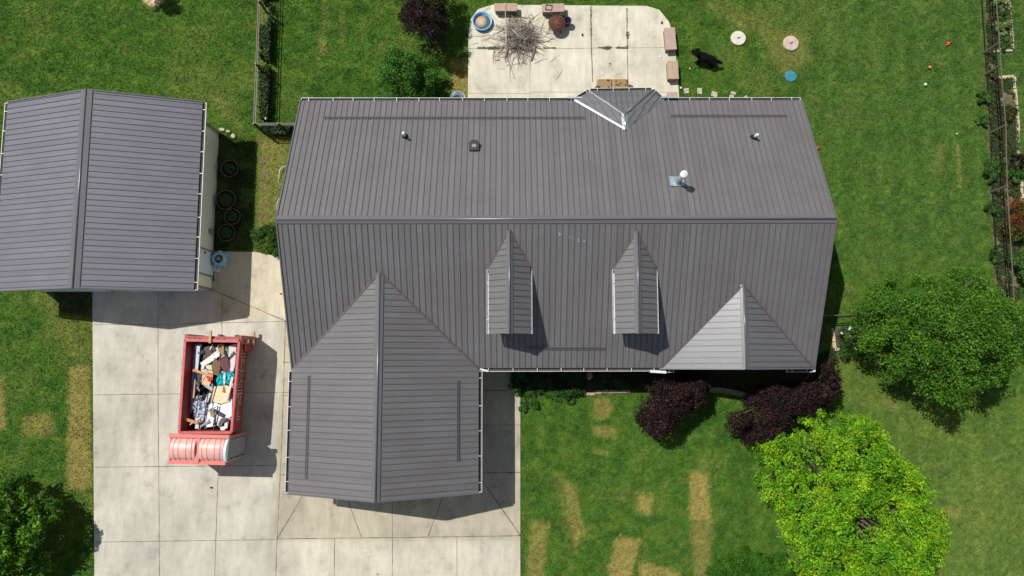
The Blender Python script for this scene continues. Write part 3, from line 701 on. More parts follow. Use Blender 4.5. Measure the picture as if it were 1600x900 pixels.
mb = MB(); mb.box((b_.x - .20, b_.y - .22, b_.z - .15), (b_.x + .20, b_.y + .15, b_.z + .18)); mb.box((b_.x - .13, b_.y + .13, b_.z - .1), (b_.x + .13, b_.y + .25, b_.z + .10)); av = mb.build('roof_vent', M['black'], roof, bevel=.02)
mb = MB(); mb.box((b_.x - .08, b_.y - .08, b_.z + .182), (b_.x + .08, b_.y + .04, b_.z + .19)); mb.build('vent_lid', M['greydoor'], av)
mb = MB()
for (u, v_) in ((874, 365), (890, 371), (905, 377), (913, 377), (904, 374), (876, 367)):
    mb = MB(); q = RF(u, v_) + Vector((0, 0, .012)); mb.hexa([q + Vector((random.uniform(-.06, -.01), -.02, 0)), q + Vector((.04, -.015, 0)), q + Vector((.03, .02, .01)), q + Vector((-.02, .02, .01))], [q + Vector((-.04, -.02, .008)), q + Vector((.04, -.015, .008)), q + Vector((.03, .02, .018)), q + Vector((-.02, .02, .018))])
    mb.build('paint_fleck', M['galv'], roof)
# openings in the walls
def opening(name, axis, c, w_, z0, z1, wallpos, sgn, mats, parent=house, pane=True):
    mb = MB(); t0, t1 = wallpos, wallpos + sgn * .05
    f = (lambda u, t, z: (u, t, z)) if axis == 'x' else (lambda u, t, z: (t, u, z))
    mb.box(f(c - w_ / 2, t0, z0), f(c + w_ / 2, t1, z1)); fr = mb.build(name, mats[0], parent)
    if pane:
        mb = MB(); mb.box(f(c - w_ / 2 + .07, t1, z0 + .07), f(c - .02, t1 + sgn * .01, z1 - .07)); mb.box(f(c + .02, t1, z0 + .07), f(c + w_ / 2 - .07, t1 + sgn * .01, z1 - .07)); mb.build('pane', mats[1], fr)
    return fr
WG = [M['white'], M['glass']]
for c_ in (.6, 2.6, 4.6, 8.0, 10.4): opening('window', 'x', c_, 1.1, .9, 2.1, Y0 + i_, -1, WG)
opening('door', 'x', 6.3, .95, .1, 2.15, Y0 + i_, -1, [M['brick'], M['glass']], pane=False)
for c_ in (-6.5, -3.5, .0, 8.5, 10.8): opening('window', 'x', c_, 1.1, .9, 2.1, Y1 - i_, 1, WG)
for c_ in (3, 7.5): opening('window', 'y', c_, 1.1, .9, 2.1, X1 - .3, 1, WG)
for c_ in (-6.7, -3.3): 
    g_ = opening('garage_door', 'x', c_, 2.7, .05, 2.15, GY + .28, -1, WG, pane=False)
    mb = MB()
    for i in range(4): mb.box((c_ - 1.3, GY + .21, .1 + i * .52), (c_ + 1.3, GY + .228, .56 + i * .52))
    mb.build('door_panel', M['siding'], g_)

# ------------------------------------------------------------ detached garage
shed = thing('detached_garage', 'smaller separate garage with grey metal roof and pale green side wall', 'garage', ((SX0 + SX1) / 2, (SY0 + SY1) / 2, 0))
sm = (SX0 + SX1) / 2; ss = (SHR - SHE) / (sm - SX0)
wx1 = -13.16; wx0 = SX0 + .35; wy0 = 3.12; wy1 = 10.3
mb = MB(); gable_body(mb, wx0, wx1, wy0, wy1, SHE - .02, SHR - .22, 'y'); mb.build('wall', M['shedwall'], shed)
mb = MB()
roof_plane(mb, [(SX0, SY0, SHE), (sm, SY0, SHR), (sm, SY1, SHR), (SX0, SY1, SHE)], (-1, 0, -ss), phase=.1, mrib=1, rib=.026)
roof_plane(mb, [(SX1, SY0, SHE), (sm + .001, SY0, SHR), (sm + .001, SY1, SHR), (SX1, SY1, SHE)], (1, 0, -ss), phase=.1, mrib=1, rib=.026)
M['roof2'] = roofmat('shed_roof_metal', (.165, .162, .188), (.04, 4.4, .04))
sroof = mb.build('roof', [M['roof2'], M['seam_shade']], shed)
mb = MB(); cap(mb, (sm, SY0 - .02, SHR), (sm, SY1 + .02, SHR), (-1, 0, -ss), (1, 0, -ss), wd=.24); mb.build('ridge_cap', M['trim'], sroof)
for y_ in (SY0 - .01, SY1 + .01):
    for xa in (SX0, SX1): mb = MB(); mb.bar((xa, y_, SHE - .12), (sm, y_, SHR - .12), .05, .15); mb.build('rake_trim', M['trim'], sroof)
for xa, s_ in ((SX0, -1), (SX1, 1)):
    mb = MB(); gutter(mb, (xa, SY0 + .02, SHE), (xa, SY1 - .02, SHE), (s_, 0, 0), wd=.13, dp=.06, brk=.95); mb.build('gutter', [M['white'], M['gutter_shade']], shed)
mb = MB(); mb.box((wx1 - .02, 3.10, 0), (wx1 + .03, 3.22, SHE - .1)); mb.build('corner_trim', M['greytrim'], shed); mb = MB(); mb.box((wx1 - .02, wy1 - .1, 0), (wx1 + .035, wy1 + .06, SHE - .1)); mb.build('corner_trim', M['greytrim'], shed)
def sw(px, z=0): return P(px[0], px[1], z)[1]
dy0, dy1 = sw((325, 437)), sw((327, 395))
dy1 = P(331, 396)[1]; dy0 = P(330, 431)[1]
mb = MB(); mb.box((wx1, dy0 - .08, 0), (wx1 + .025, dy1 + .08, 2.16)); dfr = mb.build('door_frame', M['greytrim'], shed)
mb = MB(); mb.box((wx1 + .026, dy0, .02), (wx1 + .04, dy1, 2.1)); dd_ = mb.build('door', M['door'], shed)
mb = MB(); mb.ico((wx1 + .09, dy1 - .12, 1.0), .05); mb.build('handle', M['toyred'], dd_)
mb = MB(); y_ = P(311, 380, 2.2)[1]; mb.box((wx1, y_ - .1, 2.02), (wx1 + .16, y_ + .1, 2.3)); mb.box((wx1 + .02, y_ - .06, 1.96), (wx1 + .13, y_ + .06, 2.02), 1); mb.build('wall_lamp', [M['black'], M['palegrey']], shed)
mb = MB(); y_ = P(330, 362, .4)[1]; mb.box((wx1, y_ - .1, .3), (wx1 + .12, y_ + .1, .62)); mb.build('meter_box', M['greydoor'], shed)
mb = MB()
for c_ in (-19, -15.2):
    mb.box((c_ - 1.4, wy0 - .05, .05), (c_ + 1.4, wy0, 2.15))
mb.build('garage_door', M['door'], shed)

# ------------------------------------------------------------ dumpster with toilet cabin
ctr = [P3(290, 531, 1.8), P3(374, 533, 1.8), P3(362, 676, 1.8), P3(280.5, 676, 1.8)]
TL, TR, BR, BL = [Vector(q) for q in ctr]
Z = .045
dcx = (TL + TR + BR + BL) / 4
bin_ = thing('dumpster', 'red open-top roll-off dumpster with lettered side on the driveway', 'dumpster', (dcx.x, dcx.y, Z))
inset = .20
zf0 = .32
top = [TL, TR, BR, BL]
U = (TR - TL).normalized(); Vv = (TL - BL).normalized()
bot = [Vector((TL.x, TL.y, zf0)) + U * inset, Vector((TR.x, TR.y, zf0)) - U * inset, Vector((BR.x, BR.y, zf0)) - U * inset, Vector((BL.x, BL.y, zf0)) + U * inset]
mb = MB(); th = .06
cen_t = (TL + TR + BR + BL) / 4; 
def inn(p, z, k=th): 
    c_ = cen_t; s1 = 1 if (p - c_).dot(U) < 0 else -1; s2 = 1 if (p - c_).dot(Vv) < 0 else -1
    return p + U * s1 * k + Vv * s2 * k
it = [inn(p, 0) for p in top]; ib = [inn(p, 0) for p in bot]
for p in ib: p.z += .05
vs = top + bot + it + ib
fs = []
for i in range(4):
    j = (i + 1) % 4; fs += [(i, j, 4 + j, 4 + i), (8 + i, 8 + j, 12 + j, 12 + i), (i, j, 8 + j, 8 + i)]
fs += [(4, 5, 6, 7), (12, 13, 14, 15)]
mb.add(vs, fs, 0)
mb.build('body', M['red'], bin_)
mb = MB()
for i in range(4):
    j = (i + 1) % 4; mb.bar(top[i] - up * .02, top[j] - up * .02, .105 if i != 0 else .14, .075)
mb.build('top_rail', M['redrim'], bin_, bevel=.01)
mb = MB()   # door-end frame at full height, with hinge hardware
e0 = Vector((TL.x, TL.y, Z + .12)) + U * .02 + Vv * .12; e1 = Vector((TR.x, TR.y, Z + .12)) + Vv * .12
mb.bar(e0 + U * (-.0), e1, .12, 1.62)
for p_, s_ in ((TL, 1), (TR, -1)):
    q_ = Vector((p_.x, p_.y, Z + .1)) + Vv * (-.12); mb.bar(q_, q_ + Vv * .36, .13, 1.62)
    q_ = q_ - Vv * .28; mb.bar(q_ + U * s_ * .12, q_ + U * s_ * .12 + Vv * .3, .16, .95)
mb.build('door_frame', M['red'], bin_)
for i in (.05, .15, .25, .58, .70):
    mb = MB(); q_ = TL + (TR - TL) * i + Vv * .07; mb.bar(q_, q_ + U * .09, .04, .07); mb.build('latch', M['blackmetal'], bin_)

for k, (o_, z_) in enumerate(((-.02, 1.3), (-.02, 1.0), (-.02, .7), (-.02, .4))):
    mb = MB(); q_ = Vector((TR.x, TR.y, z_)) + U * .06 - Vv * .05; mb.bar(q_, q_ + Vv * .12, .06, .12); mb.build('hinge', M['palegrey' if k % 2 else 'blackmetal'], bin_)
for t_ in (.12, .36, .6, .84):
    mb = MB(); a_ = TL.lerp(BL, t_) - up * .03; b_ = bot[0].lerp(bot[3], t_); mb.bar(b_ - U * .0, a_ - U * .02, .09, .05, up=-U)
    mb.build('side_rib', M['red'], bin_)
mb = MB()
for s_ in (.3, .7):
    a_ = bot[3].lerp(bot[2], s_); b_ = bot[0].lerp(bot[1], s_); mb.bar(Vector((a_.x, a_.y, .1)) - Vv * .0, Vector((b_.x, b_.y, .1)) + Vv * .3, .12, .22)
for s_ in (.22, .78):
    for t_ in (.08, .92):
        q_ = bot[3].lerp(bot[2], s_).lerp(bot[0].lerp(bot[1], s_), t_); mb.tube([Vector((q_.x, q_.y, Z + .1)) - U * .07, Vector((q_.x, q_.y, Z + .1)) + U * .07], .1, 14)
mb.build('skid_rail', M['blackmetal'], bin_)
# lettering on the right side
side_o = bot[2]; nrm = (bot[1] - bot[2]).cross(BR - bot[2]).normalized(); nrm = nrm if nrm.dot(U) > 0 else -nrm
Wd = (bot[1] - bot[2]).normalized(); sup = nrm.cross(Wd).normalized()

def text(body, size, along, height, m_, lift, bold=0.0, name='lettering', sx=1.0):
    cu = bpy.data.curves.new(name, 'FONT'); cu.body = body; cu.size = size; cu.extrude = .002; cu.offset = bold; cu.space_character = 1.12
    tmp = bpy.data.objects.new('tmp', cu); C.objects.link(tmp); dg = bpy.context.evaluated_depsgraph_get(); me = bpy.data.meshes.new_from_object(tmp.evaluated_get(dg)); bpy.data.objects.remove(tmp)
    o_ = bpy.data.objects.new(name, me); C.objects.link(o_); me.materials.clear(); me.materials.append(m_)
    org = side_o + Wd * along + sup * height + nrm * lift
    B = Matrix((Wd, sup, nrm)).transposed()
    off = root_loc(bin_)
    for v_ in me.vertices: v_.co = org + B @ Vector((v_.co.x * sx, v_.co.y, v_.co.z)) - off
    o_.parent = bin_; return o_
# "red" red with white outline, "box+" black with white outline
M['wht'] = M['white']
text('red', 1.02, .42, .40, M['white'], .006, .050, sx=.74); text('red', 1.02, .42, .40, M['red'], .014, .010, sx=.74)
text('box+', 1.02, 1.66, .40, M['white'], .0075, .055, sx=.72); text('box+', 1.02, 1.66, .40, M['black'], .0155, .018, sx=.72)
text('DUMPSTERS', .22, 1.0, 1.22, M['white'], .006, .004, sx=1.25)
# toilet cabin on the end
cab = thing('toilet_cabin', 'portable toilet with ribbed salmon domed roof on the end of the red dumpster', 'portable toilet', (-12.35, -3.5, Z))
cab.name = 'portable_toilet'
hz = 2.18
c4 = [Vector(P3(268, 681, hz)), Vector(P3(356, 683, hz)), Vector(P3(352, 724, hz)), Vector(P3(265, 722, hz))]
mb = MB(); lo = [Vector((p.x, p.y, .25)) for p in c4]
mb.hexa(lo, c4, 0); mb.build('cabin_wall', M['coral'], cab)
mb = MB(); a_, b_ = c4[1], c4[2]; o1 = U * .02
mb.hexa([Vector((b_.x, b_.y, .3)) + U * .003 + Vv * .05, Vector((a_.x, a_.y, .3)) + U * .003 - Vv * .05, a_ + U * .003 - Vv * .05 - up * .05, b_ + U * .003 + Vv * .05 - up * .05],
        [Vector((b_.x, b_.y, .3)) + U * .03 + Vv * .05, Vector((a_.x, a_.y, .3)) + U * .03 - Vv * .05, a_ + U * .03 - Vv * .05 - up * .05, b_ + U * .03 + Vv * .05 - up * .05])
dr = mb.build('door', M['greydoor'], cab)
mb = MB()
mb.bar((b_.x + .035, b_.y + .13, .4), (b_.x + .035, b_.y + .13, 1.9), .02, .012, up=U); mb.bar((a_.x + .035, a_.y - .12, .4), (a_.x + .035, a_.y - .12, 1.95), .02, .012, up=U)
mb.build('hinge_rail', M['black'], dr)
for z_ in (.5, 1.1, 1.75): mb = MB(); mb.ico((b_.x + .05, b_.y + .13, z_), .035, sub=1); mb.build('bolt', M['black'], dr)
# two barrel domes
def dome(p0, p1, p3, h=.22, ribs=(.18, .38, .62, .84)):
    mb = MB(); n = 14; A = p0; du = p1 - p0; dv = p3 - p0
    def pt(u, v_, k=0): 
        s_ = 2 * v_ - 1; z = h * (1 - s_ * s_) ** .75 * (1 - .10 * (2 * u - 1) ** 4) + k; return A + du * u + dv * v_ + up * z
    vs = []; 
    for i in range(n + 1):
        for j in range(n + 1): vs.append(pt(i / n, j / n))
    fs = [(i * (n + 1) + j, (i + 1) * (n + 1) + j, (i + 1) * (n + 1) + j + 1, i * (n + 1) + j + 1) for i in range(n) for j in range(n)]
    mb.add(vs, fs, 0, True)
    for e_ in (0, n):
        ed = [vs[e_ * (n + 1) + j] for j in range(n + 1)]; mb.add(ed, [tuple(range(n + 1))], 0)
    mb2 = MB()
    for u in ribs: 
        mb2.tube([pt(u + .04 * (1 - (2 * j / 12 - 1) ** 2) * (1 if u > .5 else -1), j / 12, .006) for j in range(13)], .010, 6)
    return mb, mb2
mid0 = c4[0].lerp(c4[1], .50); mid3 = c4[3].lerp(c4[2], .50)
for (qa, qb, qd) in ((c4[0].lerp(c4[1], .03), c4[0].lerp(c4[1], .46), c4[3].lerp(c4[2], .03)), (c4[0].lerp(c4[1], .54), c4[0].lerp(c4[1], .965), c4[3].lerp(c4[2], .54))):
    m1, m2 = dome(qa - Vv * .06 + up * .01, qb - Vv * .06 + up * .01, qd + Vv * .1 + up * .01)
    d_ = m1.build('roof_dome', M['salmon'], cab); m2.build('roof_rib', M['coral'], d_)
mb = MB(); mb.bar(c4[0] - U * .04 + Vv * .02, c4[1] + U * .1 + Vv * .02, .14, .13); mb.bar(c4[3] - U * .05, c4[2] + U * .02, .12, .07); mb.bar(mid0 - Vv * .05, mid3, .16, .10); mb.bar(c4[0], c4[3], .06, .05)
mb.build('roof_frame', M['coral'], cab)
mb = MB(); n = 12
A_ = c4[1] - Vv * .02; D_ = c4[2] + Vv * .03
arc = [A_.lerp(D_, j / n) + up * (.26 * (1 - (2 * j / n - 1) ** 2) ** .8 - .02) for j in range(n + 1)]
mb.hexa([p - U * .04 for p in arc], [p + U * .06 for p in arc]); mb.build('roof_edge', M['palegrey'], cab)

# debris -------------------------------------------------------
def board(name, label, cat, pts, z, color, th=.03, tilt=(0, 0), crumple=0, rough=.6, group=None, sub=0):
    """a flat piece lying in the bin: outline in plan, slanting by tilt, th thick"""
    w_ = [Vector(P3(x, y, z)) for x, y in pts]; c_ = sum(w_, Vector()) / len(w_)
    for p in w_: p.z = z + (p.x - c_.x) * tilt[0] + (p.y - c_.y) * tilt[1]
    m_ = mat(name + '_surface', color, rough=rough, var=.12, scale=6, bump=.1)
    bm = bmesh.new(); vs = [bm.verts.new(p) for p in w_]; f = bm.faces.new(vs); bmesh.ops.triangulate(bm, faces=[f])
    if crumple:
        bmesh.ops.subdivide_edges(bm, edges=bm.edges[:], cuts=7, use_grid_fill=True); bmesh.ops.triangulate(bm, faces=bm.faces[:])
        for v_ in bm.verts: v_.co += Vector((random.uniform(-.3, .3), random.uniform(-.3, .3), random.uniform(-1, 1))) * crumple
    r = bmesh.ops.extrude_face_region(bm, geom=bm.faces[:]);
    for q_ in r['geom']:
        if isinstance(q_, bmesh.types.BMVert): q_.co.z -= th
    bmesh.ops.recalc_face_normals(bm, faces=bm.faces)
    me = bpy.data.meshes.new(name)
    for v_ in bm.verts: v_.co -= c_
    bm.to_mesh(me); bm.free(); me.materials.append(m_)
    o_ = bpy.data.objects.new(name, me); C.objects.link(o_); o_.location = c_
    return tag(o_, label, cat, group)
# rubble bed of shreds filling the bin
mb = MB(); cols = [(.02, .022, .03), (.06, .07, .10), (.30, .33, .40), (.55, .56, .58), (.10, .06, .04), (.25, .15, .08)]
rm = [mat('shred_%s' % n, c_, rough=.6, var=.2) for n, c_ in zip(('black', 'navy', 'bluegrey', 'white', 'brown', 'tan'), cols)]
for k in range(620):
    u = random.uniform(.06, .94); v_ = random.uniform(.03, .97); z_ = random.uniform(.80, 1.30)
    q = BL.lerp(BR, u).lerp(TL.lerp(TR, u), v_); 
    kx = abs(u - .5) * 2; q = cen_t + (q - cen_t) * (1 - .08 * (1.8 - z_)); q.z = z_ - .25 * (abs(u - .5) < .33)
    a_ = random.uniform(0, 6.28); L = random.uniform(.08, .38); W = random.uniform(.03, .16)
    d_ = Vector((math.cos(a_), math.sin(a_), random.uniform(-.5, .5))) * L / 2
    q.x = min(max(q.x, -13.15 + L / 2), -11.5 - L / 2)
    mb.bar(q - d_, q + d_, W, random.uniform(.01, .05), up=(random.uniform(-.5, .5), random.uniform(-.5, .5), 1), mi=random.choices(range(6), (3.5, 2, 3, 2.6, 1.6, 1.2))[0])
for k in range(120):
    u = random.uniform(.05, .95); v_ = random.uniform(.03, .97); q = BL.lerp(BR, u).lerp(TL.lerp(TR, u), v_); q = cen_t + (q - cen_t) * .94
    q.z = random.uniform(1.20, 1.46); a_ = random.gauss(1.5, .8); L = random.uniform(.12, .55); W = random.uniform(.02, .15)
    q.x = min(max(q.x, -13.2 + L / 2), -11.42 - L / 2)
    d_ = Vector((math.cos(a_), math.sin(a_), random.uniform(-.35, .35))) * L / 2
    mb.bar(q - d_, q + d_, W, random.uniform(.004, .02), up=(random.uniform(-.5, .5), random.uniform(-.5, .5), 1), mi=random.choices(range(6), (4.2, 1.5, 3, 3.2, 1.6, 1.6))[0])
mb.hexa([tuple(p) for p in [q + up * .08 for q in ib]], [(inn(t_.lerp(b2, .62), 0)[0], inn(t_.lerp(b2, .62), 0)[1], .8) for t_, b2 in zip(top, bot)], 0)
one('rubble', mb, rm, 'loose heap of dark scraps and shredded rubbish filling the bottom of the red dumpster', 'rubble', (dcx.x, dcx.y, .4), kind='stuff')
board('plastic_sheet', 'crumpled blue-grey plastic sheet along the left wall of the dumpster', 'plastic sheet', [(299, 537), (313, 537), (311, 566), (306, 596), (303, 625), (299, 645), (291, 648), (294, 620), (299, 590)], 1.28, (.38, .42, .52), .01, crumple=.05, rough=.3)
board('metal_strip', 'long pale blue metal strip at the top left in the dumpster', 'metal strip', [(307, 540), (313, 541), (309, 582), (303, 581)], 1.42, (.50, .55, .62), .03, (.2, 0), rough=.35)
board('carpet_piece', 'dark brown carpet piece near the dumpster door end', 'carpet', [(319, 543), (334, 538), (338, 551), (331, 559), (316, 562)], 1.36, (.075, .05, .035), .03, (.1, .1))
board('carton', 'white bent carton strip across the middle of the dumpster load', 'carton', [(312, 567), (325, 558), (341, 546), (344, 556), (333, 564), (320, 571), (318, 578)], 1.42, (.66, .60, .58), .02, (.2, -.2))
board('chipboard', 'mustard tan board at the upper centre of the dumpster load', 'board', [(340, 538), (350, 537), (349, 556), (341, 554)], 1.44, (.38, .24, .09), .03, (-.1, .1))
board('grey_panel', 'grey-green panel beside the mustard board in the dumpster', 'panel', [(350, 539), (354, 540), (357, 554), (345, 560), (347, 553)], 1.38, (.22, .24, .22), .02, (.1, -.2))
board('foam_sheet', 'tall white foam sheet against the right wall of the dumpster', 'foam sheet', [(358, 540), (369, 537), (367, 568), (364, 582), (358, 578), (357, 560)], 1.40, (.70, .66, .66), .04, (-.2, 0))
board('maroon_board', 'dark maroon board right of centre in the dumpster', 'board', [(341, 563), (356, 556), (358, 572), (357, 585), (351, 583), (344, 572)], 1.46, (.13, .045, .045), .02, (.1, .2))
board('brown_board', 'olive brown broken board left of the maroon board in the dumpster', 'board', [(336, 559), (344, 567), (341, 588), (332, 584), (331, 572)], 1.48, (.19, .12, .06), .02, (-.2, .1))
board('cream_carton', 'cream carton flap left of the brown broken board in the dumpster', 'carton', [(321, 571), (331, 570), (332, 579), (322, 576)], 1.46, (.72, .62, .38), .02, (.1, .2))
board('torn_paper', 'torn white paper below the cream carton flap in the dumpster', 'paper', [(314, 573), (324, 578), (333, 580), (331, 592), (320, 588), (315, 598)], 1.40, (.70, .62, .48), .01, crumple=.02)
board('peach_box', 'peach coloured carton behind the orange plank in the dumpster', 'carton', [(316, 588), (331, 592), (327, 603), (313, 600)], 1.37, (.72, .42, .25), .06)
board('red_cloth', 'bright red rag at the end of the orange plank in the dumpster', 'rag', [(323, 584), (330, 583), (333, 592), (329, 597), (324, 595)], 1.52, (.60, .06, .03), .02, crumple=.02)
board('turquoise_bag', 'crumpled turquoise plastic bag in the middle of the dumpster', 'bag', [(338, 592), (346, 582), (351, 584), (363, 578), (366, 588), (358, 600), (347, 602), (339, 603)], 1.42, (.03, .55, .58), .04, crumple=.06, rough=.35)
board('white_bag', 'small white plastic bag on the turquoise bag in the dumpster', 'bag', [(349, 583), (352, 583), (352, 601), (349, 601)], 1.50, (.75, .85, .85), .01, crumple=.02)
board('large_carton', 'large flattened cream carton right of centre in the dumpster', 'carton', [(333, 604), (355, 602), (361, 607), (359, 627), (346, 631), (329, 627)], 1.45, (.72, .55, .34), .03, (.05, -.05))
board('long_lath', 'long pale slanting lath beside the right wall of the dumpster', 'lath', [(362, 588), (365, 590), (356, 625), (352, 625)], 1.56, (.66, .56, .46), .02)
board('white_board', 'largest white board near the toilet end of the dumpster', 'board', [(325, 631), (336, 629), (345, 633), (360, 622), (363, 624), (362, 650), (353, 657), (345, 664), (322, 668), (320, 655)], 1.40, (.74, .77, .80), .02, (.05, 0))
board('silver_foil', 'crumpled pale blue foil left of the white board in the dumpster', 'foil', [(300, 630), (312, 622), (324, 628), (322, 645), (318, 659), (303, 655)], 1.33, (.55, .60, .70), .01, crumple=.07, rough=.25)
board('dark_scrap', 'dark pointed scrap lying on the white board in the dumpster', 'scrap', [(340, 662), (345, 655), (352, 650), (354, 655), (347, 663), (345, 671), (340, 668)], 1.46, (.12, .12, .13), .01, (.2, .3))
board('white_tub', 'small white tub lid at the right toilet end of the dumpster', 'lid', [(344, 668), (350, 666), (353, 669), (350, 672), (345, 672)], 1.43, (.8, .8, .8), .03)
board('black_bag', 'shiny black rubbish bag in the lower left corner of the dumpster', 'bag', [(284, 660), (300, 657), (318, 661), (320, 672), (284, 672)], 1.22, (.012, .012, .015), .05, crumple=.06, rough=.3)
def stick(name, label, cat, p, q, z, wd, m_, h=.04):
    a_ = Vector(P3(*p, z[0])); b_ = Vector(P3(*q, z[1])); mb = MB(); mb.bar(a_, b_, wd, h); return one(name, mb, m_, label, cat, a_.lerp(b_, .5))
stick('wood_plank', 'short orange wooden plank across the upper middle of the dumpster load', 'plank', (302, 578), (333, 588), (1.5, 1.56), .10, M['orangewood'])
stick('wood_plank', 'orange wooden plank at the lower left corner of the dumpster', 'plank', (281, 652), (310, 661), (1.62, 1.5), .12, M['orangewood'])
stick('brown_lath', 'narrow brown lath standing along the left side of the dumpster load', 'lath', (305, 593), (303, 622), (1.36, 1.4), .06, M['wood'])
stick('black_bar', 'black bar left of the large cream carton in the dumpster', 'bar', (335, 600), (328, 632), (1.52, 1.5), .03, M['black'])
stick('black_bar', 'black bar lying over the white board in the dumpster', 'bar', (341, 634), (333, 672), (1.47, 1.47), .035, M['black'])
stick('black_bar', 'leftmost thin black bar on the pale blue foil in the dumpster', 'bar', (311, 615), (306, 652), (1.45, 1.42), .025, M['black'])
stick('black_bar', 'black bar along the right edge of the pale blue foil in the dumpster', 'bar', (326, 612), (318, 660), (1.45, 1.44), .03, M['black'])
stick('timber_post', 'short timber sticking out at the middle of the dumpster door end', 'timber', (329, 536), (330, 516.5), (1.84, 1.86), .09, M['wood'], .09)
stick('timber_post', 'short timber sticking out at the right corner of the dumpster door end', 'timber', (396, 540), (397.5, 518), (.3, .32), .09, M['wood'], .12)

# ------------------------------------------------------------ trees and plants
def leaves(cent, nrm, size, cols, spread=.9):
    n = len(cent)
    d = nrm + rng.normal(0, spread, (n, 3)); d /= np.linalg.norm(d, axis=1, keepdims=True) + 1e-9
    r = rng.normal(0, 1, (n, 3)); a = np.cross(d, r); a /= np.linalg.norm(a, axis=1, keepdims=True) + 1e-9; b = np.cross(d, a)
    s = size * rng.uniform(.6, 1.35, (n, 1)); wd = rng.uniform(.35, .6, (n, 1))
    fold = d * s * .18
    v = np.stack([cent - a * s, cent - b * s * wd - fold, cent + a * s, cent + b * s * wd - fold], 1)
    return v.reshape(-1, 3), np.arange(n * 4).reshape(n, 4), np.repeat(cols, 4, 0)

def crown(center, rx, ry, z0, z1, nclump, per, leafsize, pal, clump_r=(.35, .7), outline=None, seed=1, flat=.75, side=None, mar=None):
    """clumps of leaves spread through the crown's volume"""
    r_ = np.random.default_rng(seed); cx, cy = center; pts = []; tries = 0
    hz_ = (z1 - z0) / 2; zc = (z0 + z1) / 2
    if outline is not None:
        o_ = np.array(outline); k = nclump * 12
        xx = r_.uniform(o_[:, 0].min(), o_[:, 0].max(), k); yy = r_.uniform(o_[:, 1].min(), o_[:, 1].max(), k)
        d = -sdf(xx, yy, outline) - (clump_r[0] * .6 if mar is None else mar) + (vnoise(xx * 1.5 + seed, yy * 1.5) - .5) * .65 + (vnoise(xx * 4 + seed, yy * 4) - .5) * .35; ok = d > 0; xx, yy, d = xx[ok][:nclump], yy[ok][:nclump], d[ok][:nclump]
        t = np.clip(d / max(rx, ry) * 1.35, 0, 1); zt = z0 + (z1 - z0) * (.25 + .75 * np.sqrt(1 - (1 - t) ** 2))
        zt = zt - (z1 - z0) * .42 * sstep(.56, .30, fbm(xx * 1.1 + seed * 3, yy * 1.1, 3))
        rdg = np.abs(fbm(xx * .9 + seed, yy * .9 + 4, 3) - .5); zt = zt - (z1 - z0) * .28 * sstep(.035, .0, rdg); keep = r_.random(len(xx)) > .75 * sstep(.03, .0, rdg) * (rx > 2); xx, yy, zt = xx[keep], yy[keep], zt[keep]
        zz = zt - (z1 - z0) * .30 * r_.random(len(xx)) ** 1.6; pts = list(zip(xx, yy, np.maximum(zz, .12)))
    while outline is None and len(pts) < nclump and tries < nclump * 60:
        tries += 1
        u = r_.normal(0, 1, 3); u /= np.linalg.norm(u); rad = r_.uniform(.25, 1) ** .45
        if u[2] < -.35 and r_.random() < .7: continue
        x, y, z = cx + u[0] * rx * rad, cy + u[1] * ry * rad, zc + u[2] * hz_ * rad
        ang = math.atan2(y - cy, x - cx); lump = 1 + .16 * math.sin(3 * ang + seed) + .12 * math.sin(5 * ang + 2.1 * seed) + .07 * math.sin(9 * ang + seed * .7)
        x = cx + (x - cx) * lump; y = cy + (y - cy) * lump
        if outline is not None and not inpoly(np.array([x]), np.array([y]), outline)[0]: continue
        pts.append((x, y, z))
    pts = np.array(pts); C_, N_, K_ = [], [], []
    for p in pts:
        cr = r_.uniform(*clump_r); n = int(per * (cr / clump_r[1]) ** 2 * r_.uniform(.7, 1.2))
        u = r_.normal(0, 1, (n, 3)); u[:, 2] = np.abs(u[:, 2]) * 1.1 - .35; u /= np.linalg.norm(u, axis=1, keepdims=True)
        q = p + u * cr * np.array([1, 1, flat]) * (r_.uniform(.3, 1, (n, 1)) ** .5) * r_.uniform(.75, 1.15, (n, 1))
        C_.append(q); N_.append(u + np.array([0, 0, .55]))
        c_ = pal[r_.integers(len(pal))] * r_.uniform(.8, 1.2)
        cc = np.tile(c_, (n, 1)) * r_.uniform(.65, 1.35, (n, 1)); cc[:, 0] *= r_.uniform(.8, 1.25, n)
        if side is not None: cc = side(q, cc, r_)
        K_.append(cc)
    return pts, np.concatenate(C_), np.concatenate(N_), np.clip(np.concatenate(K_), 0.001, .9)

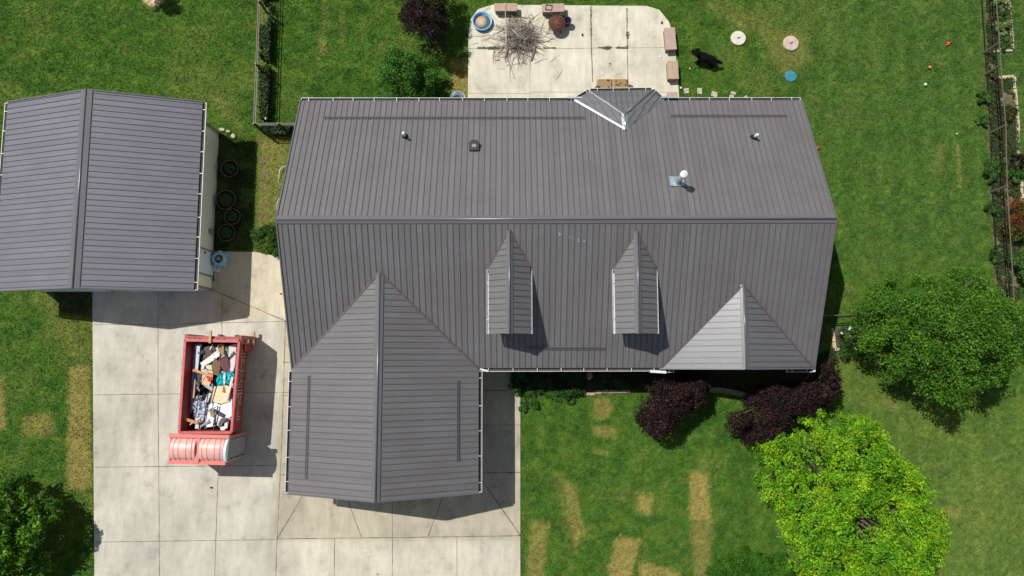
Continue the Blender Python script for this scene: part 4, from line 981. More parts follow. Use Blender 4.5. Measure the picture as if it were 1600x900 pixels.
def tree(name, label, cat, center, rx, ry, z0, z1, nclump, per, leafsize, pal, trunk_r=.12, mat_=None, group=None, **kw):
    pts, ce, nr, co = crown(center, rx, ry, z0, z1, nclump, per, leafsize, [np.array(p) for p in pal], **kw)
    root = thing(name, label, cat, (center[0], center[1], 0), group)
    v, f, c = leaves(ce, nr, leafsize, co); ce[:, 2] = np.maximum(ce[:, 2], .05)
    v[:, 2] = np.maximum(v[:, 2], .02)
    fast_mesh('crown', v, f, c, mat_ or M['leafmat'], parent=root)
    mb = MB(); zf_ = z0 + (z1 - z0) * .25; base = Vector((center[0], center[1], 0)); fork = Vector((center[0] + .05, center[1], max(zf_ * .6, .15)))
    mb.tube([base, base.lerp(fork, .5) + Vector((.03, .02, 0)), fork], [trunk_r * 1.35, trunk_r, trunk_r * .85], 10)
    sel = pts[np.random.default_rng(3).permutation(len(pts))[:min(len(pts), 34)]]
    for p in sel:
        e_ = Vector(p); m_ = fork.lerp(e_, .5) + Vector((random.uniform(-.15, .15), random.uniform(-.15, .15), (e_.z - fork.z) * -.12 + .1)); mb.tube([fork - up * .05, m_, e_], [trunk_r * .45, trunk_r * .25, trunk_r * .09], 6)
    mb.build('trunk', M['bark'], root); return root
def ctr_at(px, py, z): return P(px, py, z)
# bright maple
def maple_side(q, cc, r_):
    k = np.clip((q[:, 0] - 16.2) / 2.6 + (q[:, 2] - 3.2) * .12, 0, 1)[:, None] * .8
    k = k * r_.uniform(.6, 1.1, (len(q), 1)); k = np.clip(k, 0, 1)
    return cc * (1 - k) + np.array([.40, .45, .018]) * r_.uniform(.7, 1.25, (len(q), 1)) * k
mc = ctr_at(1335, 782, 3.2)
OUT = PP([(a_ + 8, b_) for a_, b_ in [(1200, 708), (1232, 668), (1290, 650), (1350, 648), (1372, 660), (1385, 690), (1415, 718), (1432, 735), (1450, 770), (1458, 800), (1470, 835), (1485, 843), (1455, 868), (1437, 890), (1400, 930), (1290, 940), (1240, 895), (1205, 840), (1196, 770)]], 2.6)
tree('maple_tree', 'bright yellow-green maple at the lower right of the front lawn', 'tree', mc, 3.7, 3.9, 1.6, 5.0, 1700, 95, .050, [(.13, .36, .012), (.18, .42, .014), (.24, .46, .014), (.11, .30, .012), (.28, .48, .016)], .16, outline=OUT, seed=4, mar=.12, side=maple_side, clump_r=(.14, .30))
bc = ctr_at(1462, 525, 3.0)
OUT2 = PP([(1330, 478), (1352, 455), (1385, 430), (1440, 422), (1500, 425), (1530, 435), (1560, 458), (1590, 475), (1592, 520), (1585, 560), (1568, 595), (1545, 618), (1500, 640), (1470, 638), (1440, 605), (1395, 590), (1372, 580), (1350, 552), (1330, 520)], 2.4)
tree('shade_tree', 'large mid-green tree beside the right fence', 'tree', bc, 3.7, 3.4, 1.7, 4.8, 1500, 75, .052, [(.062, .175, .014), (.085, .215, .018), (.110, .25, .020), (.072, .19, .016)], .17, outline=OUT2, seed=9, mar=.18, clump_r=(.15, .36))
lc = ctr_at(4, 836, 1.9)
OUT0 = PP([(-70, 762), (-20, 748), (12, 748), (40, 768), (48, 795), (70, 815), (66, 838), (44, 858), (52, 890), (30, 940), (-70, 940)], 2.0)
tree('corner_tree', 'glossy green tree cut off at the lower left corner', 'tree', lc, 2.0, 2.3, 1.2, 3.4, 620, 62, .075, [(.07, .20, .014), (.10, .26, .018), (.16, .33, .022), (.04, .14, .010)], .13, seed=12, clump_r=(.14, .32), outline=OUT0)
gc = ctr_at(640, 112, 1.6)
OUTG = PP([(588, 108), (603, 78), (632, 66), (660, 78), (672, 88), (690, 98), (684, 122), (665, 145), (640, 155), (610, 143), (598, 124)], 1.8)
tree('lilac_bush', 'round dark green bush beside the purple-leaved bush behind the house', 'bush', gc, 1.35, 1.15, .4, 2.5, 480, 65, .048, [(.070, .20, .024), (.095, .25, .034), (.055, .165, .018)], .06, seed=21, clump_r=(.12, .26), outline=OUTG)
pc = ctr_at(662, 22, 1.8)
PU = [(.018, .010, .010), (.026, .012, .013), (.013, .010, .009), (.040, .013, .014)]
OUTP = PP([(612, -40), (614, 0), (622, 32), (640, 48), (668, 72), (684, 62), (704, 40), (706, 0), (700, -40)], 1.8)
tree('smoke_bush', 'purple-black leaved bush at the top edge behind the round green bush', 'bush', pc, 1.3, 1.4, .4, 2.8, 420, 70, .045, PU, .06, M['darkleaf'], seed=23, clump_r=(.12, .26), outline=OUTP)
OUT3 = PP([(1003, 582), (1022, 572), (1078, 570), (1112, 586), (1110, 625), (1100, 645), (1068, 655), (1045, 672), (1040, 690), (1024, 678), (1002, 655), (1006, 620)], 1.8)
tree('plum_tree', 'purple-leaved small tree below the front eave, the left of the two', 'tree', ctr_at(1057, 630, 1.8), 1.6, 1.7, .7, 2.4, 700, 66, .045, PU, .07, M['darkleaf'], seed=31, clump_r=(.11, .26), outline=OUT3)
OUT4 = PP([(1134, 642), (1172, 628), (1190, 604), (1232, 590), (1268, 594), (1280, 570), (1290, 548), (1314, 545), (1320, 580), (1312, 635), (1270, 655), (1240, 678), (1215, 694), (1180, 690), (1150, 668)], 1.8)
tree('plum_tree', 'wider purple-leaved tree below the porch gable, the right of the two', 'tree', ctr_at(1235, 635, 1.8), 2.4, 1.9, .7, 2.4, 950, 62, .045, PU, .07, M['darkleaf'], seed=33, clump_r=(.11, .26), outline=OUT4)
tree('yew_bush', 'dense dark green clipped bush cut off at the bottom edge beside the maple', 'bush', ctr_at(1178, 890, .8), 1.2, 1.2, .5, 1.2, 620, 150, .030, [(.048, .155, .010), (.068, .20, .014)], .05, seed=41, clump_r=(.1, .22), outline=PP([(1108, 905), (1118, 875), (1150, 858), (1200, 864), (1238, 880), (1246, 940), (1110, 940)], .9))
tree('corner_shrub', 'bushy green shrub at the house corner above the concrete pad', 'bush', ctr_at(424, 376, .5), .75, .65, .05, 1.0, 46, 260, .045, [(.05, .13, .015), (.09, .17, .02), (.04, .10, .012)], .03, seed=43, clump_r=(.15, .3))
tree('rose_bush', 'rose bush with white blooms in the square bed by the right fence', 'rose bush', ctr_at(1331, 532, .5), .55, .65, .1, .9, 26, 200, .045, [(.03, .09, .015), (.05, .12, .02)], .025, seed=45, clump_r=(.14, .26))
rb = [o_ for o_ in bpy.data.objects if o_.name == 'rose_bush'][0]
for (u, v_) in ((1329, 511), (1332, 513), (1315, 521), (1328, 526), (1333, 528), (1335, 537), (1327, 514)):
    mb = MB(); q = P3(u, v_, .85)
    for k in range(5): mb.ico((q[0] + random.uniform(-.04, .04), q[1] + random.uniform(-.04, .04), .85 + random.uniform(-.02, .03)), random.uniform(.03, .05), sub=1, jit=.2)
    mb.build('bloom', M['white'], rb)
# beyond the top edge: the small tree that throws the round shadow
tree('young_tree', 'small round tree standing in the sand ring at the top edge', 'tree', P(237, -9), .55, .5, .8, 1.9, 22, 220, .05, [(.04, .12, .02)], .03, seed=47, clump_r=(.15, .3))
# shaded bed under the front eave
def bush(name, label, px, py, z, r, h, pal, leaf=.04, n=26, per=200, seed=1, cat='plant', group=None, flat=.8):
    c_ = ctr_at(px, py, z); return tree(name, label, cat, c_, r * random.uniform(.8, 1.15), r * random.uniform(.9, 1.4), .03, h, n, per, leaf, pal, .02, seed=seed, clump_r=(r * .16, r * .42), group=group, flat=flat)
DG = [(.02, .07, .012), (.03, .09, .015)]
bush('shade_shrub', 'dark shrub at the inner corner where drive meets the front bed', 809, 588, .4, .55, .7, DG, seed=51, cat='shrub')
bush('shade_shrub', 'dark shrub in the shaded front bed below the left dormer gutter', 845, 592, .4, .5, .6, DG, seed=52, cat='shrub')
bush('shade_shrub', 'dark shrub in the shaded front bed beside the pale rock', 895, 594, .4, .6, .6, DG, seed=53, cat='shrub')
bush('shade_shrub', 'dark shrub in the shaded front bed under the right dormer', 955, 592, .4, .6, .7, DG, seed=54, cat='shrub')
bush('leafy_clump', 'bright leafy clump at the drive corner of the front bed', 833, 617, .12, .42, .25, [(.05, .19, .02), (.04, .14, .02)], .04, 22, 120, 55)
bush('leafy_clump', 'bright leafy clump just below the left end of the front edging stones', 865, 618, .1, .34, .2, [(.05, .19, .02), (.04, .14, .02)], .035, 16, 110, 56)
bush('leafy_clump', 'low bright clump growing along the front edging stones', 890, 617, .1, .3, .18, [(.05, .17, .02)], .035, 14, 110, 57)
bush('leafy_clump', 'small bright clump beside the drive edge below the bed', 820, 632, .1, .26, .18, [(.045, .17, .02)], .035, 12, 110, 58)
mb = MB(); mb.ico(P3(921, 587, .12), .14, jit=.15, sc3=(1, 1.2, .6)); one('bed_rock', mb, M['rock'], 'tan rock lying in the shaded front bed', 'rock', P3(921, 587, 0))
# right fence bed plants
GR_ = [(.05, .13, .025), (.07, .17, .03), (.09, .20, .04)]
bush('hosta', 'pale lime hosta at the top edge beside the right fence', 1564, 6, .3, .36, .4, [(.22, .32, .10), (.17, .27, .08)], .07, 14, 110, 61)
bush('hosta', 'pale lime hosta just above the corner of the upper fence bed', 1569, 41, .3, .33, .4, [(.22, .32, .12), (.17, .27, .09)], .07, 14, 110, 62)
bush('bed_plant', 'dark leafy plant between the two pale hostas', 1568, 26, .2, .3, .35, GR_, .05, 12, 110, 63)
bush('bed_plant', 'low leafy plant in the brick corner of the upper fence bed', 1572, 66, .2, .3, .25, GR_, .04, 12, 110, 64)
bush('silver_plant', 'small silvery plant in the lower fence bed', 1568, 161, .2, .17, .3, [(.25, .32, .17)], .05, 8, 70, 65)
bush('bed_plant', 'leafy plant at the lawn side of the fence below the gate', 1536, 150, .2, .3, .35, GR_, .05, 14, 100, 66)
bush('bed_plant', 'leafy plant beside the fence, level with the silvery plant', 1540, 185, .2, .32, .3, GR_, .05, 14, 100, 67)
bush('bed_plant', 'brownish plant under the fence at the second long post', 1575, 180, .2, .35, .3, [(.08, .09, .03), (.05, .07, .02)], .04, 14, 110, 68)
bush('maroon_shrub', 'small black-maroon shrub at the right edge beyond the fence', 1592, 251, .4, .35, .6, PU, .05, 18, 160, 69, 'shrub')
bush('bed_plant', 'bushy green plant just below the maroon shrub', 1586, 267, .3, .45, .45, GR_, .05, 22, 150, 70)
bush('bed_plant', 'tall green plant on the lawn side of the fence by the third post', 1553, 262, .3, .4, .5, GR_, .05, 20, 130, 71)
bush('barberry', 'rusty orange barberry shrub beyond the right fence', 1596, 345, .6, .85, 1.0, [(.17, .09, .02), (.10, .10, .02), (.20, .06, .02), (.07, .11, .02)], .045, 46, 220, 72, 'shrub')
bush('bed_plant', 'dark green shrub beyond the fence below the barberry', 1596, 420, .4, .6, .7, GR_, .05, 30, 180, 73)
bush('bed_plant', 'dark shrub beyond the fence behind the big tree', 1596, 535, .4, .6, .8, DG, .05, 30, 180, 74)
bush('bed_plant', 'trailing plant at the lawn edge of the lower fence bed', 1552, 330, .2, .35, .3, DG + GR_, .04, 16, 110, 75)
bush('bed_plant', 'trailing plant at the foot of the fence above the big tree', 1558, 400, .2, .35, .3, DG + GR_, .04, 16, 110, 76)
def scatter_leaves(name, label, cat, regions, n, size, pal, zr=(.02, .12), seed=5, mat_=None, kind='stuff'):
    r_ = np.random.default_rng(seed); vs = []; 
    x = []; y = []
    for poly, wgt in regions:
        p = np.array(poly); k = int(n * wgt); xx = r_.uniform(p[:, 0].min(), p[:, 0].max(), k * 3); yy = r_.uniform(p[:, 1].min(), p[:, 1].max(), k * 3); ok = inpoly(xx, yy, poly) & (fbm(xx * 1.7, yy * 1.7, 3) > .40)
        x.append(xx[ok][:k]); y.append(yy[ok][:k])
    x = np.concatenate(x); y = np.concatenate(y); m = len(x); z = r_.uniform(*zr, m)
    pal = np.array(pal); c_ = pal[r_.integers(len(pal), size=m)] * r_.uniform(.6, 1.4, (m, 1))
    v, f, c = leaves(np.stack([x, y, z], -1), np.tile([0, 0, 1.], (m, 1)), size, c_, .6)
    v[:, 2] = np.maximum(v[:, 2], .008)
    o_ = fast_mesh(name, v, f, c, mat_ or M['leafmat']); return tag(o_, label, cat, kind=kind)
scatter_leaves('bed_ground_cover', 'patchy low weeds and ground cover in the right fence bed', 'ground cover', [(BEDR, 1)], 30000, .038, [(.04, .11, .02), (.06, .14, .03), (.12, .10, .05), (.09, .07, .05), (.05, .09, .03)], (.01, .14))
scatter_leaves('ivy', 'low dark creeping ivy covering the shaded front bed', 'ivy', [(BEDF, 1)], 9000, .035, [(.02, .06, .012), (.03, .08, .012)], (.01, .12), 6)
scatter_leaves('shade_weeds', 'dark weeds in the shade beside the detached garage wall', 'weeds', [(SHEDSHADE, .8), (SHADESOIL, .2)], 7000, .035, [(.03, .08, .012), (.04, .09, .02)], (.01, .09), 7)
_wd = [PP([(733, 75), (760, 74), (790, 72), (805, 74), (800, 80), (775, 79), (745, 77)]), PP([(848, 74), (856, 75), (868, 74.5), (868, 77), (858, 76), (850, 77.5)]), PP([(931, 75), (945, 74), (950, 72.5), (956, 74), (954, 77), (948, 79), (940, 76)]), PP([(961, 75), (967, 73.5), (972, 74.5), (981, 72.5), (981, 77), (970, 76.5), (963, 77)]), PP([(978, 50), (981, 49), (983, 56), (981, 62), (978, 60)]), PP([(921.5, 10), (924.5, 10), (924.5, 60), (922, 60)]), PP([(978.5, 14), (980.5, 14), (981.5, 75), (979.5, 75)])]
scatter_leaves('joint_weeds', 'small green weeds growing in the patio joints', 'weeds', [(q, w_) for q, w_ in zip(_wd, (.30, .07, .16, .12, .06, .08, .05))], 1500, .024, [(.10, .17, .04), (.17, .22, .06), (.14, .15, .06)], (.05, .10), 8)
# tall growth along the left fence
hx = PP([(410, -60), (429, -60), (427, 60), (423, 190), (410, 190), (409, 60)])
hz2 = PP([(412, 196), (460, 198), (452, 214), (425, 213), (408, 206)])
scatter_leaves('fence_weeds', 'tall dark weeds grown up along the foot of the left black fence', 'weeds', [(hx, .75), (hz2, .25)], 11000, .06, [(.025, .07, .015), (.035, .09, .018), (.10, .12, .05), (.02, .05, .012)], (.02, .50), 9)

# ------------------------------------------------------------ fences
def fence(name, label, pts, h, post_step, rail_m, picket=.13, posts=True, group=None):
    a0 = Vector((*pts[0], 0)); root = thing(name, label, 'fence', a0, group)
    for (p, q) in zip(pts[:-1], pts[1:]):
        a_ = Vector((*p, 0)); b_ = Vector((*q, 0)); L = (b_ - a_).length; d = (b_ - a_) / L
        mb = MB(); mb.bar(a_ + up * h, b_ + up * h, .030, .035); mb.build('top_rail', rail_m, root)
        mb = MB(); mb.bar(a_ + up * .12, b_ + up * .12, .03, .03); mb.bar(a_ + up * (h - .2), b_ + up * (h - .2), .03, .03); mb.build('rail', M['blackmetal'], root)
        mb = MB(); n = int(L / (picket * 2.2))
        for i in range(1, n): c_ = a_ + d * (L * i / n); mb.bar(c_ + up * .05, c_ + up * h, .006, .006, up=d)
        mb.build('wire_infill', M['blackmetal'], root)
    return root
def posts(root, pl, h, m_):
    for p in pl:
        mb = MB(); mb.box((p[0] - .035, p[1] - .035, 0), (p[0] + .035, p[1] + .035, h + .06)); mb.build('post', m_, root)
hL = 1.25
LF = [P(406, -60, hL), P(400, 100, hL), P(396.5, 193, hL), P(480, 193, hL)]
fl_ = fence('metal_fence', 'black wire fence between the detached garage lawn and the back yard', LF, hL, 2.4, M['railwood'])
posts(fl_, [P(405, 2, hL), P(400, 100, hL), P(396.5, 193, hL), P(434, 193, hL)], hL, M['blackmetal'])
hR = 1.0
RFp = [P(1552, -60, hR), P(1561, 67, hR), P(1563, 102, hR), P(1571, 196, hR), P(1573, 291, hR), P(1579, 385, hR), P(1585, 480, hR)]
fr_ = fence('garden_fence', 'brown-railed wire fence along the flower bed at the right edge', RFp, hR, 2.4, M['railwood'])
posts(fr_, [P(1561, 67, hR), P(1563, 102, hR), P(1571, 196, hR), P(1573, 291, hR), P(1585, 480, hR)], hR, M['railwood'])
f3 = fence('garden_fence', 'short dark fence running from the house corner to the large tree', [P(1283, 494, hR), P(1352, 490, hR), P(1440, 487, hR), P(1586, 480, hR)], hR, 2.4, M['railwood'])
posts(f3, [P(1352, 490, hR), P(1440, 487, hR)], hR, M['railwood'])
# brick edging, laid stone by stone in one low border each
def edging(name, label, pts, wd=.15, h=.08, m_='edgestone'):
    mb = MB(); w_ = [Vector(P3(*p)) for p in pts]
    for a_, b_ in zip(w_[:-1], w_[1:]):
        L = (b_ - a_).length; d = (b_ - a_) / L; s = 0
        while s < L - .08:
            l_ = random.uniform(.22, .34); e_ = min(s + l_, L); o_ = Vector((random.uniform(-.02, .02), random.uniform(-.02, .02), 0)); mb.bar(a_ + d * s + o_, a_ + d * (e_ - .015) + o_, wd * random.uniform(.85, 1.15), h * random.uniform(.7, 1.2)); s = e_
    return one(name, mb, M[m_], label, 'edging', w_[0], bevel=.012)
edging('stone_edging', 'pale stone edging around the upper fence bed', [(1574, -50), (1577, 30), (1581, 78), (1549, 80)])
edging('stone_edging', 'pale stone edging around the lower fence bed', [(1552, 123), (1583, 121), (1588, 180), (1590, 245)])
edging('stone_edging', 'short piece of pale stone edging beside the right-hand barberry shrub', [(1595, 285), (1597, 330)])
edging('stone_edging', 'pale stone edging of the square rose bed', [(1300, 513), (1304, 546), (1338, 545)], .13)
edging('stone_edging', 'row of pinkish edging stones along the shaded front bed', [(853, 612), (912, 611), (913, 615), (930, 615), (932, 612), (985, 612)], .13, m_='pinkstone')
mb = MB(); a_ = [Vector(P3(x, y, 0)) for x, y in ((1108, 609), (1130, 610), (1150, 614), (1170, 619), (1186, 626))]
for p, q in zip(a_[:-1], a_[1:]): mb.bar(p, q, .22, .12)
one('bed_kerb', mb, M['blockside'], 'curved concrete kerb between the two purple-leaved trees', 'kerb', a_[0])

# ------------------------------------------------------------ patio things
def block(label, px, py, w_, d_, h, m_, rz=0, zt=None):
    c_ = P(px, py, h); root = thing('stone_block', label, 'garden block', (c_[0], c_[1], .045), 'stone seat blocks around the patio')
    mb = MB(); mb.box((c_[0] - w_ / 2, c_[1] - d_ / 2, h - .06), (c_[0] + w_ / 2, c_[1] + d_ / 2, h)); t_ = mb.build('seat_slab', M[m_], root, bevel=.015)
    mb = MB(); k = .03; n = 3; hh = (h - .06 - .048) / n
    for i in range(n): o_ = random.uniform(0, .012); mb.box((c_[0] - w_ / 2 + k + o_, c_[1] - d_ / 2 + k + o_, .048 + i * hh + .003), (c_[0] + w_ / 2 - k - o_, c_[1] + d_ / 2 - k - o_, .048 + (i + 1) * hh - .004))
    mb.build('stacked_base', M['blockside'], root, bevel=.01)
    root.rotation_euler = (0, 0, rz); return root
block('tan slab-topped stone block at the top edge behind the brush pile', 790.5, 11, 1.05, .38, .42, 'tanstone')
block('pinkish stone block with a square black frame on it, behind the fire pit', 864.5, 12, 1.03, .40, .42, 'pinkstone', .03)
block('pinkish stone block, topmost of the three on the right patio edge', 1047.5, 60, .50, 1.06, .42, 'pinkstone', .07)
block('tan stone block in the middle of the right patio edge', 1051.5, 109, .50, .86, .42, 'tanstone', .03)
block('pinkish stone block half hidden by the eave on the patio edge', 1051, 156, .48, .75, .42, 'pinkstone', 0)
mb = MB(); q = Vector(P3(857.5, 11.5, .44)); r4 = [q + Vector((-.155, -.10, 0)), q + Vector((.13, -.13, 0)), q + Vector((.155, .09, 0)), q + Vector((-.12, .13, 0))]
mb.tube(r4, .022, 8, closed=True); one('wire_frame', mb, M['black'], 'square black ring lying on the stone block behind the fire pit', 'frame', q)
# paddling pool
c_ = P3(753.5, 35.5, .045); pool = thing('paddling_pool', 'round blue paddling pool with dirty floor on the patio corner', 'paddling pool', c_)
mb = MB(); mb.lathe(c_, [(.42, 0), (.43, .17), (.455, .18), (.46, .16), (.465, .18), (.455, .20), (.42, .20), (.40, .17), (.37, .03)], 40); mb.build('pool_wall', M['poolblue'], pool)
mb = MB(); mb.lathe(c_, [(.369, .040), (.0, .052)], 36); mb.build('pool_floor', M['pooldirt'], pool)
# fire pit
c_ = P3(868, 41, .045); c_ = P3(869, 43, .045); fp = thing('fire_pit', 'rusty brown round fire pit on short legs beside the stone block', 'fire pit', c_)
mb = MB(); n = 28; mb.lathe((c_[0], c_[1], .30), [(.0, .02), (.15, .04), (.28, .12), (.36, .20), (.385, .20), (.38, .17), (.30, .06), (.15, -.02)], n); mb.build('bowl', M['rust'], fp)
mb = MB(); mb.lathe((c_[0], c_[1], .46), [(.35, 0), (.33, .04), (.20, .10), (.0, .13)], n); ld = mb.build('lid', M['rust'], fp)
mb = MB(); a_ = Vector((c_[0], c_[1], .565)); 
mb.tube([a_ + Vector((-.17, -.33, -.08)), a_ + Vector((0, 0, .04)), a_ + Vector((.15, .34, -.08))], .009, 6); mb.tube([a_ + Vector((-.28, .12, -.06)), a_ + Vector((0, 0, .04)), a_ + Vector((.28, -.13, -.06))], .009, 6); mb.build('poker', M['stick'], ld)
for k in range(3):
    t_ = -.9 - k * 2.09; mb = MB(); mb.tube([(c_[0] + .3 * math.cos(t_), c_[1] + .3 * math.sin(t_), .36), (c_[0] + .34 * math.cos(t_), c_[1] + .34 * math.sin(t_), .05)], .022, 8); mb.build('leg', M['blackmetal'], fp)
mb = MB(); q = P3(878, 24, .2); mb.box((q[0] - .12, q[1] - .12, .05), (q[0] + .12, q[1] + .12, .36)); mb.box((q[0] - .10, q[1] - .10, .361), (q[0] + .10, q[1] + .10, .38)); o_ = one('black_box', mb, M['black'], 'small black box behind the fire pit', 'box', (q[0], q[1], .05), bevel=.015)
q = P3(886, 38, .045); bk = thing('bucket', 'dark purple plastic bucket right of the fire pit', 'bucket', q)
mb = MB(); mb.lathe(q, [(.12, 0), (.165, .36), (.18, .37), (.175, .39), (.155, .38), (.115, .02)], 28); mb.build('pail', M['purple'], bk)
mb = MB(); mb.lathe((q[0], q[1], .1), [(.13, 0), (.07, .10), (0, .12)], 16); mb.build('contents', M['rust'], bk)
# small balls and bits
def ball(label, px, py, r, m_, z=0., cat='ball', name='toy_ball', sc3=(1, 1, 1)):
    mb = MB(); q = P3(px, py, z + r * sc3[2]); mb.ico(q, r, sub=2, sc3=sc3); return one(name, mb, m_, label, cat, q)
ball('dark ball on the patio below the purple bucket', 910, 54, .05, M['navy'], .045); ball('dark ball on the right part of the patio near the top block', 1034, 35, .05, M['navy'], .045)
ball('orange ball on the back lawn near the right fence', 1453, 105, .075, M['orange'], .02); ball('pale mint ball on the back lawn below the orange ball', 1446, 132, .075, M['mint'], .02)
ball('tiny mint ball on the lawn right of the roof corner', 1495, 209, .04, M['mint'], .02); ball('mint ball between the patio block and the first stepping stone', 1064, 137.5, .055, M['mint'], .02)
ball('white scrap on the patio beside the lower right blocks', 1032, 88, .05, M['white'], .045, 'scrap', 'scrap', (1, 1.5, .3)); ball('white scrap on the patio under the brush pile', 794, 99, .05, M['white'], .045, 'scrap', 'scrap', (1.5, 1, .3))
ball('small dark pebble in the middle of the patio', 953, 99, .035, M['rust'], .045, 'pebble', 'pebble'); ball('small dark lump on the driveway below the toilet cabin', 330, 762, .05, M['black'], .045, 'lump', 'lump', (1.3, .8, .5))
ball('dark twig bit on the concrete pad by the house', 439, 459, .05, M['rust'], .045, 'twig', 'twig', (1.3, .6, .5)); ball('pale pebble on the apron below the garage gable', 564, 784, .05, M['palestone'], .045, 'pebble', 'pebble', (.8, 1.2, .5))
ball('pale pebble at the bottom of the driveway', 589, 897, .05, M['palestone'], .045, 'pebble', 'pebble', (1, 1, .5)); ball('white stake tag in the fence weeds', 415, 185, .05, M['white'], .4, 'tag', 'plant_tag', (.7, 1.4, .6))
ball('pale stone on the lawn right of the black dog', 1078, 107, .05, M['palestone'], 0, 'stone', 'small_stone', (1, 1, .6))
mb = MB(); q = Vector(P3(1482, 68, .05)); mb.tube([q + Vector((-.13, -.10, 0)), q, q + Vector((.14, .07, .02))], [.02, .06, .03], 8); mb.tube([q + Vector((-.05, .08, 0)), q + Vector((.05, -.08, 0))], .035, 8); one('toy_plane', mb, M['toyred'], 'small red toy on the back lawn above the orange ball', 'toy', q)
mb = MB(); q = Vector(P3(1277, 231, .08)); mb.tube([q + Vector((-.12, 0, 0)), q + Vector((.05, .02, 0)), q + Vector((.11, .08, 0))], .025, 6); mb.tube([q + Vector((-.05, -.07, 0)), q + Vector((.05, .0, 0)), q + Vector((.12, -.02, 0))], .025, 6); one('toy', mb, M['toyred'], 'pinkish red toy at the roof edge on the right lawn', 'toy', q)
# septic lids
def lid(label, px, py, r, m_, handle=True, n=32, h=.09):
    q = P3(px, py, 0); root = thing('septic_lid', label, 'lid', q); mb = MB(); mb.lathe(q, [(r, 0), (r, h - .02), (r - .02, h), (r * .85, h + .004), (0, h + .012)], n, smooth=False); mb.build('cover', m_, root)
    if handle: mb = MB(); mb.bar((q[0] - .06, q[1] - .03, h + .01), (q[0] + .06, q[1] + .03, h + .01), .035, .03); mb.build('handle', M['blackmetal'], root)
lid('round white concrete lid on the back lawn, nearest the patio', 1153, 60.5, .345, M['manhole']); lid('round pinkish concrete lid on the back lawn beside the teal cover', 1235, 68.5, .36, M['manhole2'])
q = lid('teal octagonal cover on the back lawn below the pinkish lid', 1235, 119.5, .29, M['lidgreen'], False, 8, .05)
# stepping stones
def stone(label, px, py, w_, d_, rz, m_='palestone', h=.03, grp='stepping stones', name='stepping_stone'):
    q = P3(px, py, 0); mb = MB(); n = 10
    pts = []
    nk = 4 if m_ == 'palestone' else 9
    for k in range(nk):
        sx, sy = [(-1, -1), (1, -1), (1, 1), (-1, 1)][k] if nk == 4 else (math.cos(k * 6.283 / 9) * 1.1, math.sin(k * 6.283 / 9) * 1.1); x, y = sx * w_ / 2 * random.uniform(.85, 1.05), sy * d_ / 2 * random.uniform(.85, 1.05); pts.append((q[0] + x * math.cos(rz) - y * math.sin(rz), q[1] + x * math.sin(rz) + y * math.cos(rz)))
    mb.hexa([(x, y, -.01) for x, y in pts], [(x, y, h) for x, y in pts]); return one(name, mb, M[m_], label, 'stone', q, grp, bevel=.012)
for a_ in (('square stepping stone nearest the patio behind the house', 1072.5, 142, .24, .25, .1), ('pale stepping stone with a dark spot, second from the patio', 1093, 142.5, .22, .30, 0), ('tilted square stepping stone in the middle of the back row', 1116, 147.5, .30, .26, -.35), ('upper of the paired pale stones by the back eave', 1145.5, 145.5, .24, .14, -.1), ('lower of the paired pale stones by the back eave', 1143, 151, .22, .18, 0), ('last pale stone half under the back eave', 1165, 155, .3, .25, .7)):
    stone(*a_)
for k, a_ in enumerate((('pale stepping stone nearest the short fence beside the house', 413, 250, .34, .40, .2), ('worn stepping stone in the side strip, level with the upper hose loop', 415, 272, .32, .34, .4), ('small worn stepping stone in the side strip between two larger ones', 413, 294, .28, .3, .1), ('roundish bare stepping stone in the side strip level with the ridge', 411, 317, .36, .30, .3), ('mossy stepping stone in the side strip below the ridge line', 410, 339, .32, .26, 0), ('lowest stepping stone in the side strip above the shrub', 408, 358, .3, .26, .3))):
    stone(*a_, m_='mossy', h=.006)
for a_ in (('pale rock at the back corner of the detached garage', 348, 203, .26, .14, -.2), ('small flat rock between the two rocks behind the detached garage', 357, 206, .22, .1, -.2), ('yellowish rock near the back corner of the detached garage', 365, 213, .20, .22, .4)):
    stone(*a_, m_='edgestone', h=.1, grp='rocks behind the detached garage', name='rock')
# door mat under the bay roof with its posts
c_ = P(956, 135, .1); mt = thing('bench', 'brown and black patterned cushioned bench at the back door', 'bench', (c_[0], c_[1], .045))
m_ = bpy.data.materials.new('patterned_cloth'); m_.use_nodes = True; n_ = m_.node_tree.nodes; l_ = m_.node_tree.links
vo = n_.new('ShaderNodeTexVoronoi'); vo.inputs['Scale'].default_value = 7; tc = n_.new('ShaderNodeTexCoord'); cr = n_.new('ShaderNodeValToRGB'); cr.color_ramp.interpolation = 'CONSTANT'
cr.color_ramp.elements[0].color = (.05, .03, .02, 1); cr.color_ramp.elements[1].color = (.34, .19, .06, 1); cr.color_ramp.elements[1].position = .33; ee = cr.color_ramp.elements.new(.62); ee.color = (.28, .20, .12, 1)
l_.new(tc.outputs['Object'], vo.inputs['Vector']); l_.new(vo.outputs['Distance'], cr.inputs[0]); l_.new(cr.outputs[0], n_['Principled BSDF'].inputs['Base Color']); n_['Principled BSDF'].inputs['Roughness'].default_value = .9
for s_ in (-1, 1):
    mb = MB(); mb.box((c_[0] + s_ * .36 - .31, c_[1] - .24, .40), (c_[0] + s_ * .36 + .31, c_[1] + .20, .47)); mb.build('cushion', m_, mt, bevel=.03)
mb = MB(); mb.box((c_[0] - .72, c_[1] - .27, .34), (c_[0] + .72, c_[1] + .22, .395)); mb.build('seat', M['rock'], mt, bevel=.01)
for sx in (-.66, .66):
    for sy in (-.2, .16): mb = MB(); mb.box((c_[0] + sx - .03, c_[1] + sy - .03, .045), (c_[0] + sx + .03, c_[1] + sy + .03, .34)); mb.build('leg', M['blackmetal'], mt)
